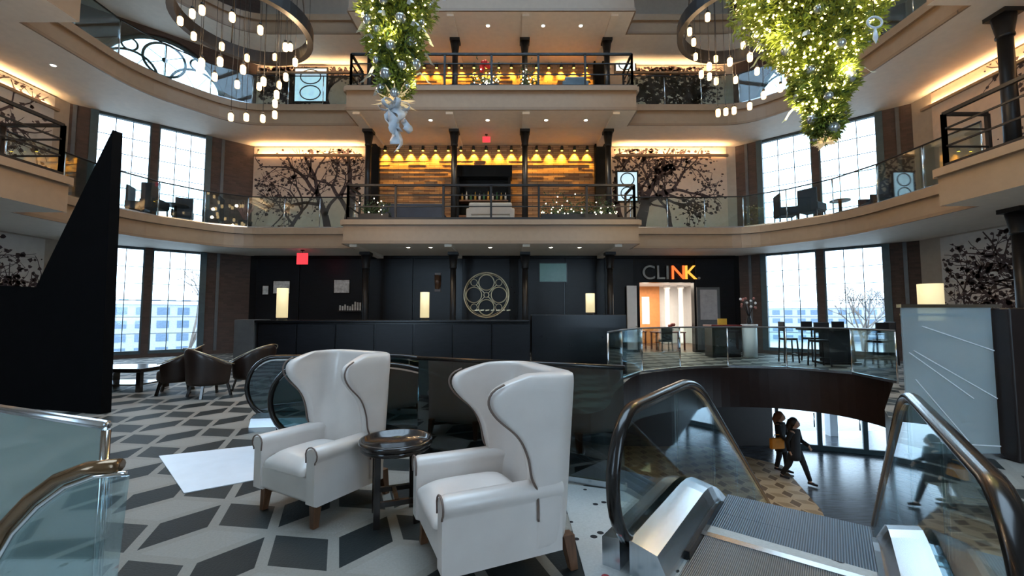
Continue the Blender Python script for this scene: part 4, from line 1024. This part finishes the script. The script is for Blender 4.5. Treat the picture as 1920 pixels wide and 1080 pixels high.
def lit_planter(p, w, n, seed, lab, hgt=.5, flower=False):
    e = empty('lit_planter', p, 0, lab, 'planter'); rb = random.Random(seed)
    m = MB(); m.box((-w/2,-.16,0), (w/2,.16,.35)); m.build('trough', M['iron'], e)
    m = MB()
    for k in range(int(220*w)):
        c = Vector((rb.uniform(-w/2,w/2), rb.gauss(0,.13), .35+abs(rb.gauss(0,hgt*.5)))); d = Vector((rb.gauss(0,1), rb.gauss(0,1), rb.gauss(.5,1))).normalized()*.10; s_ = d.cross(Vector((.3,.5,.7))).normalized()*.025
        m.add([c-d*.5, c+s_, c+d*.5, c-s_], [(0,1,2,3)])
    m.build('leaves', M['foliage'], e, kind='stuff')
    for k in range(n):
        m = MB(); m.ball((rb.uniform(-w/2,w/2), rb.uniform(-.2,-.02), .3+abs(rb.gauss(0,hgt*.5))), .02, 6); m.build('fairy_light', M['fairyw'], e)
    if flower:
        for k in range(9):
            a = k*.7; m = MB(); m.ball((.12*math.cos(a)-.0,-.1+.08*math.sin(a),1.0+.12*math.sin(a*1.7)), .085, 6); m.build('red_petal', M['redflower'], e)
        m = MB(); m.tube([(0,-.1,.3),(0,-.1,1.0)], .012, 5); m.build('stem', M['foliage'], e)
lit_planter((2.3,14.55,z), 2.6, 46, 1, 'long planter with white fairy lights at the right of the middle gallery bay', .55)
lit_planter((-4.7,14.5,z), 1.0, 10, 2, 'short planter with white fairy lights at the left of the middle gallery bay', .5)
lit_planter((-.95,14.5,Z3), 1.0, 26, 3, 'planter with fairy lights and a red flower on the upper gallery', .7, True)
lit_planter((.62,14.6,Z3), .7, 14, 4, 'small planter with fairy lights on the upper gallery right of the red flower', .8)
# little mirrors, pane glow painted for reflected daylight, at the ends of the bays
M['daylight_glow'] = mat('painted_daylight', (.6,.75,.85), .2, var=.3, scale=3, emit=(.55,.82,1), es=.7)
def side_mirror(px, py, w, h, lab):
    p = at(px, py, Y=YB-.1); e = empty('tracery_mirror', p, 0, lab, 'window')  # a mirror with painted daylight glow, grouped with the windows
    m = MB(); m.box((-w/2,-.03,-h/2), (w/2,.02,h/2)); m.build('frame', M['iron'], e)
    m = MB(); m.box((-w/2+.06,-.04,-h/2+.06), (w/2-.06,-.029,h/2-.06)); m.build('glow_pane', M['daylight_glow'], e)
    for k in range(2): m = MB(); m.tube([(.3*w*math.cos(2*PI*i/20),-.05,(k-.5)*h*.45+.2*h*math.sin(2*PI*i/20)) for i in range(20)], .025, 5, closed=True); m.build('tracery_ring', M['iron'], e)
side_mirror(1172, 112, .9, 1.1, 'small tracery mirror with painted daylight glow at the right end of the upper gallery bay')
side_mirror(1176, 350, .9, 1.3, 'tracery mirror with painted daylight glow at the right end of the middle gallery bay')
side_mirror(583, 160, 1.4, 1.5, 'tracery mirror with painted daylight glow on the upper gallery right of the left chandelier')

# ------------------------------------------------------------------ ring chandeliers
def chandelier(loc, lab, rad=1.5, seed=1):
    e = empty('ring_chandelier', loc, 0, lab, 'chandelier', 'ring chandeliers'); rb = random.Random(seed)
    n = 48; sec = [(rad-.06,-.14),(rad+.06,-.14),(rad+.06,.14),(rad-.06,.14)]
    m = MB(); m.lathe(sec+[sec[0]], n, smooth=False, caps=False); m.build('ring', M['iron'], e)
    top = 16.8-loc[2]
    for k in range(4):
        a = PI/4+PI/2*k; m = MB(); m.tube([(rad*math.cos(a),rad*math.sin(a),.1),(.15*math.cos(a),.15*math.sin(a),top)], .014, 5); m.build('suspension_cable', M['iron'], e)
    m = MB(); m.lathe([(.22,top-.05),(.22,top)], 16); m.build('ceiling_rose', M['iron'], e)
    lp = MB(); lp.lathe([(.042,-.085),(.052,-.06),(.052,.06),(.03,.085)], 10); proto = None
    cp = MB(); cp.lathe([(.03,.09),(.03,.14),(.006,.15)], 8); cproto = None
    N = 30
    for k in range(N):
        t = k/(N-1); a = 2*PI*2.3*t+.6; r = (rad-.02)*(1-t)+.62*t if t < 1 else .6; z = .12-2.0*t
        if k % 3 == 1: r *= .86
        r = max(.45, r); z += rb.uniform(-.06,.06)
        x, y = r*math.cos(a), r*math.sin(a)
        if proto is None: proto = lp.build('lamp_glass', M['bulb'], e); o = proto
        else: o = inst(proto, e)
        o.location = (x, y, z)
        if cproto is None: cproto = cp.build('lamp_cap', M['iron'], o)
        else: inst(cproto, o)
        m = MB(); m.tube([(x,y,z+.14),(x,y,3.2)], .006, 4); m.build('cord', M['iron'], e)
    m = MB(); m.lathe([(rad,3.18),(rad,3.24)], 24); m.build('cord_plate', M['iron'], e)
    for k in range(6): light('POINT', 'chandelier_glow', (1.05*math.cos(k*PI/3),1.05*math.sin(k*PI/3),-.55-.2*k), 42, (1,.66,.36), (0,0,0), e, shadow_soft_size=.06)
p = at(460, 45, Y=8.8); chandelier((p.x, 8.8, p.z), 'black ring chandelier with hanging amber lamps at the upper left', 1.27)
p = at(1396, 40, Y=9.2); chandelier((p.x, 9.2, p.z), 'black ring chandelier with hanging amber lamps behind the right hanging tree', 1.36, 2)

# ------------------------------------------------------------------ upside-down Christmas trees
def hanging_tree(loc, prof, lab, seed, nneedle, nlight, nbaub, yellow, ztop=9.5):
    """prof: radius at height above loc; the tip hangs down"""
    e = empty('hanging_christmas_tree', loc, 0, lab, 'christmas tree', 'upside-down trees'); rb = random.Random(seed)
    def rad(z): return interp(prof, z)
    m = MB(); m.tube([(0,0,prof[0][0]),(0,0,prof[-1][0]+.5)], [.02,.06], 6); m.build('trunk', M['bark'], e)
    m = MB(); m.tube([(0,0,prof[-1][0]+.5),(0,0,16.8-loc[2])], .012, 5); m.build('suspension_cable', M['iron'], e)
    zt = prof[-1][0]
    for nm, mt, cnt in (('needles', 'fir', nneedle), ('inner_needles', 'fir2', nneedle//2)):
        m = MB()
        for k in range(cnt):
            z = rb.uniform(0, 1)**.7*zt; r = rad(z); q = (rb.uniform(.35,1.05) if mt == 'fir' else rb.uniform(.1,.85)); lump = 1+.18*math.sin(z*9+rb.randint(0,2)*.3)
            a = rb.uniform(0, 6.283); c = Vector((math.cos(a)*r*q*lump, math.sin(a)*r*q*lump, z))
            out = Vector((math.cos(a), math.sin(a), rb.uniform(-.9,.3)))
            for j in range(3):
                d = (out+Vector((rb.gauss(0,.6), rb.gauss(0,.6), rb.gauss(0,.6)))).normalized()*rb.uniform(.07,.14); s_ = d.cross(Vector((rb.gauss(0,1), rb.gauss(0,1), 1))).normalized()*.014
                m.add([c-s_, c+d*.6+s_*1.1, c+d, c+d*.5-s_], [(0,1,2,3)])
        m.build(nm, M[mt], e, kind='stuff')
    lm = MB()
    for k in range(nlight):
        z = rb.uniform(0.02, 1)**.75*zt; r = rad(z)*rb.uniform(.8,1.08); a = rb.uniform(0, 6.283)
        c = Vector((r*math.cos(a), r*math.sin(a), z)); s_ = rb.uniform(.014,.024)
        lm.add([c+Vector(v)*s_ for v in ((1,0,0),(-1,0,0),(0,1,0),(0,-1,0),(0,0,1),(0,0,-1))], [(0,2,4),(2,1,4),(1,3,4),(3,0,4),(2,0,5),(1,2,5),(3,1,5),(0,3,5)])
    lm.build('string_lights', M['fairy'], e, kind='stuff')
    bp = MB(); bp.ball((0,0,0), 1, 12); proto = None
    for k in range(nbaub):
        z = (k+.5)/nbaub*zt; r = rad(z)*1.0; a = k*2.4+seed; s_ = rb.uniform(.06,.10)
        if proto is None: proto = bp.build('bauble', M['bauble'], e); o = proto
        else: o = inst(proto, e)
        o.location = (r*math.cos(a), r*math.sin(a), z); o.scale = (s_,s_,s_)
    for k in range(nbaub//2):
        z = rb.uniform(.1,1)*zt; r = rad(z); a = rb.uniform(0,6.28); c = Vector((r*math.cos(a), r*math.sin(a), z)); m = MB()
        d = Vector((math.cos(a), math.sin(a), -.3)); sd = Vector((-math.sin(a), math.cos(a), 0))*.03
        pts = [c+d*(.05+.06*i)+Vector((0,0,.06*math.sin(i*1.3))) for i in range(5)]
        m.add([p_+sd*(1 if i < 4 else .2) for i, p_ in enumerate(pts)]+[p_-sd*(1 if i < 4 else .2) for i, p_ in enumerate(pts)], [(i, i+1, i+6, i+5) for i in range(4)]); m.build('silver_leaf', M['ribbon'], e)
    for k in range(8): light('POINT', 'string_light_glow', (rad(zt*(.1+.1*k))*1.12*math.cos(k*2.4), rad(zt*(.1+.1*k))*1.12*math.sin(k*2.4), zt*(.08+.09*k)), 3 if not yellow else 11, (1,.82,.34), (0,0,0), e, shadow_soft_size=.04)
    return e, rb
def topper(e, rb, z0, rs, tail, seed):
    t = MB()
    for k in range(34):
        a = rb.uniform(0, 6.283); up = rb.uniform(-.5,.9); d = Vector((math.cos(a), math.sin(a), up)).normalized(); L = rs*rb.uniform(.7,1.1); s_ = d.cross(Vector((.1,.2,1))).normalized()*.018
        c = Vector((0,0,z0)); t.add([c+s_, c+d*L*.5+s_*1.4, c+d*L, c+d*L*.5-s_*1.4, c-s_], [(0,1,2,3,4)])
    t.build('star_spray', M['star'], e)
    for k in range(5 if tail else 0):
        a = k*1.256+seed; m = MB(); n = 9
        pts = [Vector((.11*math.cos(a)*math.sin(PI*i/8)+.05*math.sin(i*1.1+k)+.02*i*(.4 if k else 1), .11*math.sin(a)*math.sin(PI*i/8), z0-.08-tail*(.55+.14*((k*3) % 4))*i/8)) for i in range(n)]
        sd = [Vector((math.cos(a+i*.5), math.sin(a+i*.5), .2))*.075 for i in range(n)]
        m.add([p_+s_ for p_, s_ in zip(pts, sd)]+[p_-s_ for p_, s_ in zip(pts, sd)], [(i, i+1, n+i+1, n+i) for i in range(n-1)], 0, True); o = m.build('ribbon_tail', M['ribbon'], e); sd_ = o.modifiers.new('thick', 'SOLIDIFY'); sd_.thickness = .004
    for k in range(6 if tail else 0):
        a = k*1.047; m = MB(); pts = []
        for i in range(9):
            th = 2*PI*i/8; pts.append(Vector((math.cos(a)*(.13-.13*math.cos(th)), math.sin(a)*(.13-.13*math.cos(th)), z0-.08+.07*math.sin(th))))
        sd = Vector((-math.sin(a), math.cos(a), 0))*.04
        m.add([p_+sd for p_ in pts]+[p_-sd for p_ in pts], [(i, i+1, 9+i+1, 9+i) for i in range(8)], 0, True); o = m.build('bow_loop', M['ribbon'], e); sd_ = o.modifiers.new('thick', 'SOLIDIFY'); sd_.thickness = .004
p = at(740, 185, Y=6.7)
t1, rb1 = hanging_tree((p.x+.0, 6.7, p.z), [(0,.15),(.3,.26),(.7,.35),(1.1,.43),(1.7,.54),(3.2,1.0)], 'upside-down Christmas tree with silver baubles and a ribbon bow, left of centre', 5, 9000, 330, 64, False)
topper(t1, rb1, -.05, .36, .75, .3)
p = at(1548, 262, Y=6.3)
t2, rb2 = hanging_tree((p.x, 6.3, p.z), [(0,.10),(.4,.24),(.8,.34),(1.15,.40),(1.45,.55),(1.8,.78),(2.3,1.0),(3.4,1.25)], 'upside-down Christmas tree thick with yellow lights, in front of the right window', 15, 16000, 1500, 40, True)
topper(t2, rb2, -.03, .20, 0, .3)
e = empty('snowflake_ornament', at(1640, 42, Y=5.1), 0, 'small white ring ornament hanging beside the right Christmas tree', 'ornament')
m = MB(); m.tube([(.09*math.cos(i*PI/8),0,.07*math.sin(i*PI/8)) for i in range(16)], .015, 5, closed=True); m.build('ring', M['ribbon'], e); m = MB(); m.lathe([(.004,.07),(.004,1.2)], 5); m.build('string', M['iron'], e); m = MB(); m.lathe([(.0001,-.28),(.03,-.2),(.012,-.08)], 8); m.build('drop', M['ribbon'], e)

# ------------------------------------------------------------------ lower level
ZL = -3.3
q = MB(); q.box((-6,-1,ZL-.2), (18,18,ZL)); struct(q, 'floor_lower', M['woodfloor'])
q = MB(); q.prism([(-5,5.5),(4.6,5.0),(7.6,10.8),(8.6,13.9),(7,15.9),(-5,15.9)], ZL+.001, ZL+.012)
tag(q.build('lower_carpet', M['lower_carpet']), 'tan patterned carpet on the floor of the lower level', 'carpet')
q = MB(); q.box((-6,16.0,ZL), (9.6,16.3,-1.1)); q.box((-6.3,-1,ZL), (-6,16.3,-1.1)); q.box((-6,-1.3,ZL), (18,-1,-1.1)); struct(q, 'wall_lower', M['void_side'])
q = MB(); q.box((9.2,13.6,-1.25), (18,17.8,-1.1)); struct(q, 'ceiling_lower', M['dark'])
q = MB(); q.box((13.1,-5,-1.1), (18,13.6,-1.0)); struct(q, 'ceiling_lower', M['dark'])
# glazed entrance doors
A = Vector((9.7,16.0)); B = Vector((17.2,13.2)); d = (B-A); L = d.length; rz = math.atan2(d.y, d.x)
e = empty('door_3', (A.x, A.y, ZL), rz); tag(e, kind='structure')
H = 2.15
for i in range(6):
    x0 = i*L/6; x1 = x0+L/6
    f = MB(); f.box((x0,-.05,0), (x0+.10,.05,H)); f.box((x1-.04,-.05,0), (x1,.05,H)); f.box((x0+.10,-.05,0), (x1-.04,.05,.16)); f.box((x0+.10,-.05,H-.12), (x1-.04,.05,H)); f.build('door_frame', M['frame'], e)
    g = MB(); g.box((x0+.10,-.008,.16), (x1-.04,.008,H-.12)); g.build('pane', M['wglass'], e)
    g = MB(); g.tube([(x1-.14,-.09,.8),(x1-.14,-.09,1.3)], .02, 6); g.build('door_handle', M['chrome'], e)
# porch beyond the doors
q = MB(); q.box((12.6,17.2,ZL), (12.9,17.5,-1.1)); q.box((15.6,16.4,ZL), (15.9,16.7,-1.1)); tag(q.build('trim_5', M['white']), kind='structure')
q = MB(); q.box((-6.6,16.3,ZL-.3), (9.6,16.4,-1.1)); tag(q.build('trim_6', M['dark']), kind='structure')
light('AREA', 'lower_lobby_lamp', (3.0,9.5,-1.2), 40, (1,.70,.42), (0,0,0), None, shape='RECTANGLE', size=4, size_y=4)
def desk_lower():
    e = empty('lower_counter', (9.6,8.0,ZL), R(-35), 'dark counter with yellow lit shelves on the lower level at the right', 'counter')
    m = MB(); m.box((-1,-.3,0), (1,.3,1.0)); m.build('body', M['maroon'], e, bevel=.01); m = MB(); m.box((-1.05,-.35,1.0), (1.05,.35,1.06)); m.build('top', M['steel'], e)
    m = MB(); m.box((-.8,-.32,.5), (.8,-.3,.8)); m.build('lit_shelf', M['lampshade'], e)
desk_lower()

# ------------------------------------------------------------------ the two people on the lower level
def person(loc, rz, lab, h, joints, edges, coat, hair, legsm, held=None):
    e = empty('person', loc, rz, lab, 'person'); e.scale = (h/1.7,)*3
    me = bpy.data.meshes.new('body'); names = list(joints); me.from_pydata([joints[n][:3] for n in names], [(names.index(a), names.index(b)) for a, b in edges], [])
    o = bpy.data.objects.new('body', me); C.objects.link(o); o.parent = e
    sk_ = o.modifiers.new('skin', 'SKIN'); sk_.use_smooth_shade = True; su = o.modifiers.new('sub', 'SUBSURF'); su.levels = su.render_levels = 1
    for i, n in enumerate(names):
        me.skin_vertices[0].data[i].radius = joints[n][3:5] if len(joints[n]) > 4 else (joints[n][3],)*2
        me.skin_vertices[0].data[i].use_root = (n == 'pelvis')
    me.materials.append(M['skin'])
    J = {n: Vector(joints[n][:3]) for n in names}
    # clothes follow the skeleton, a little wider
    m = MB()
    m.lathe([(.11,1.44),(.16,1.40),(.20,1.30),(.185,1.1),(.19,.95),(.215,.75),(.22,.62),(.20,.62)], 14, mat=Matrix.Diagonal((1,.66,1,1)))
    for s in ('l', 'r'): m.tube([J['sh'+s],J['el'+s],J['wr'+s]], [.075,.062,.05], 8)
    m.build('coat', coat, e)
    m = MB()
    for s in ('l', 'r'): m.tube([J['hip'+s]+Vector((0,0,.05)),J['kn'+s],J['an'+s]+Vector((0,0,.03))], [.105,.075,.055], 8)
    m.build('trousers', legsm, e)
    for s in ('l', 'r'):
        m = MB(); m.tube([J['an'+s]+Vector((0,.05,-.03)),J['an'+s]+Vector((0,-.06,-.035)),J['an'+s]+Vector((0,-.17,-.045))], [.05,.05,.035], 8, flat=.75); m.build('shoe', M['coat'], e)
    hd = J['head']; m = MB(); m.ball(hd+Vector((0,.025,.03)), .118, 14, sz=1.12)
    m.tube([hd+Vector((0,.06,.06)),hd+Vector((0,.10,-.1)),hd+Vector((0,.10,-.28))], [.10,.11,.05], 10)
    m.build('hair', hair, e)
    m = MB(); m.ball(hd+Vector((0,-.045,-.01)), .085, 12, sz=1.25); m.ball(hd+Vector((0,-.13,-.02)), .016, 6); m.build('face', M['skin'], e)
    for s in (-1, 1): m = MB(); m.ball(hd+Vector((s*.034,-.118,.012)), .011, 6); m.build('eye', M['coat'], e)
    m = MB(); m.box(hd+Vector((-.025,-.124,-.062)), hd+Vector((.025,-.108,-.052))); m.build('mouth', M['redleaf'], e)
    return e
def skel(stride, armswing, lift):
    j = {'pelvis': (0,0,.92,.13,.10), 'waist': (0,0,1.08,.12,.09), 'chest': (0,0,1.28,.15,.10), 'neck': (0,0,1.45,.055), 'head': (0,-.01,1.58,.085,.095), 'crown': (0,0,1.67,.06)}
    ed = [('pelvis','waist'),('waist','chest'),('chest','neck'),('neck','head'),('head','crown')]
    for s, k in (('l',1),('r',-1)):
        st = stride*k; ar = armswing[0 if k > 0 else 1]
        j['hip'+s] = (k*.09,0,.88,.09); j['kn'+s] = (k*.09,-st*.5-.03,.49,.065); j['an'+s] = (k*.09,-st,.09+(.05 if st < 0 else 0),.042); j['toe'+s] = (k*.09,-st-.07,.055,.02)
        j['sh'+s] = (k*.18,0,1.38,.06); j['el'+s] = (k*.22,ar[0],1.10,.045); j['wr'+s] = (k*.20,ar[1],ar[2],.03); j['palm'+s] = (k*.195,ar[1]-.035,ar[2]-.06,.03,.018)
        ed += [('pelvis','hip'+s),('hip'+s,'kn'+s),('kn'+s,'an'+s),('an'+s,'toe'+s),('chest','sh'+s),('sh'+s,'el'+s),('el'+s,'wr'+s),('wr'+s,'palm'+s)]
        for f in range(5):
            dx = (f-2)*.014*k; j['f%d%s' % (f, s)] = (k*.195+dx, ar[1]-.055-(.02 if f == 4 else 0), ar[2]-(.13-.012*abs(f-2) if f < 4 else .09), .009); ed.append(('palm'+s, 'f%d%s' % (f, s)))
    return j, ed
j, ed = skel(.30, ((-.06,-.26,1.0),(.1,.06,.86)), 0)
pp = at(1493, 905, Z=ZL); person((pp.x, pp.y, ZL), R(35), 'person in a long black coat striding across the lower level floor', 1.80, j, ed, M['coat'], M['hairb'], M['jeans'])
j, ed = skel(.10, ((-.08,-.22,.98),(-.08,-.22,.98)), 0)
pp = at(1466, 886, Z=ZL); person((pp.x, pp.y, ZL), R(40), 'person with auburn hair and dark jacket carrying an orange bag on the lower level', 1.80, j, ed, M['coat'], M['hairr'], M['jeans'])
e = empty('orange_bag', (pp.x-.26, pp.y-.24, ZL+.78), R(10), 'bright orange bag held by the auburn-haired person', 'bag')
m = MB(); m.box((-.22,-.06,0), (.22,.06,.32)); m.build('pouch', M['orangecloth'], e, bevel=.03); m = MB(); m.tube([(-.12,0,.30),(-.08,0,.42),(.08,0,.42),(.12,0,.30)], .012, 6); m.build('handle', M['orangecloth'], e)

# ------------------------------------------------------------------ outside the windows
q = MB(); q.box((-120,16.5,-3.7), (120,160,-3.5)); struct(q, 'ground_outside', M['ground'])
q = MB(); q.box((-120,-40,-3.7), (-15.2,16.4,-3.5)); q.box((18.1,-40,-3.7), (120,16.4,-3.5)); struct(q, 'ground_outside', M['ground'])
def building(p, w, dpt, h, rows, cols, lab, mt='brickout', rz=0):
    e = empty('far_building', p, rz, lab, 'building')
    m = MB(); m.box((-w/2,0,0), (w/2,dpt,h)); m.build('wall', M[mt], e); m = MB(); m.box((-w/2-.2,-.2,h), (w/2+.2,dpt+.2,h+.4)); m.build('roof_edge', M['white'], e)
    mm = MB(); mm.box((-.5*w/cols*.6,-.06,-.5*h/rows*.55), (.5*w/cols*.6,.0,.5*h/rows*.55)); proto = None
    for r_ in range(rows):
        for c_ in range(cols):
            loc = (-w/2+w*(c_+.5)/cols, 0, h*(r_+.5)/rows)
            if proto is None: proto = mm.build('window', M['glassout'], e); o = proto
            else: o = inst(proto, e)
            o.location = loc
building((-42,50,-3.5), 34, 10, 6.2, 4, 18, 'grey building with rows of windows outside the left window', rz=R(38))
building((-75,88,-3.5), 40, 10, 8.5, 5, 16, 'taller pale building further off outside the left window', 'white', R(38))
building((62,72,-3.5), 40, 10, 6.2, 4, 20, 'long low building outside the right window', rz=R(-38))
def bare_tree(p, h, seed, lab):
    e = empty('bare_tree', p, 0, lab, 'tree'); rb = random.Random(seed); m = MB()
    def grow(a, d, L, r, dep):
        b = a+d*L; m.tube([a, b], [r, r*.7], 5)
        if dep == 0: return
        for _ in range(3): grow(b, (d+Vector((rb.gauss(0,.5), rb.gauss(0,.5), rb.gauss(.1,.3)))).normalized(), L*.72, r*.62, dep-1)
    m.tube([(0,0,0),(0,0,h*.3)], [.16,.12], 7); m.build('trunk', M['bark'], e); m = MB(); 
    for _ in range(3): grow(Vector((0,0,h*.3)), Vector((rb.gauss(0,.4), rb.gauss(0,.4), 1)).normalized(), h*.22, .09, 4)
    m.build('branches', M['bark'], e)
bare_tree((20.5,25,-3.5), 7.5, 1, 'bare winter tree outside the right window, nearer the mullion')
bare_tree((25.5,27,-3.5), 8.0, 2, 'bare winter tree outside the right window, further right')
bare_tree((-21,28,-3.5), 9.5, 3, 'bare winter tree outside the left window')
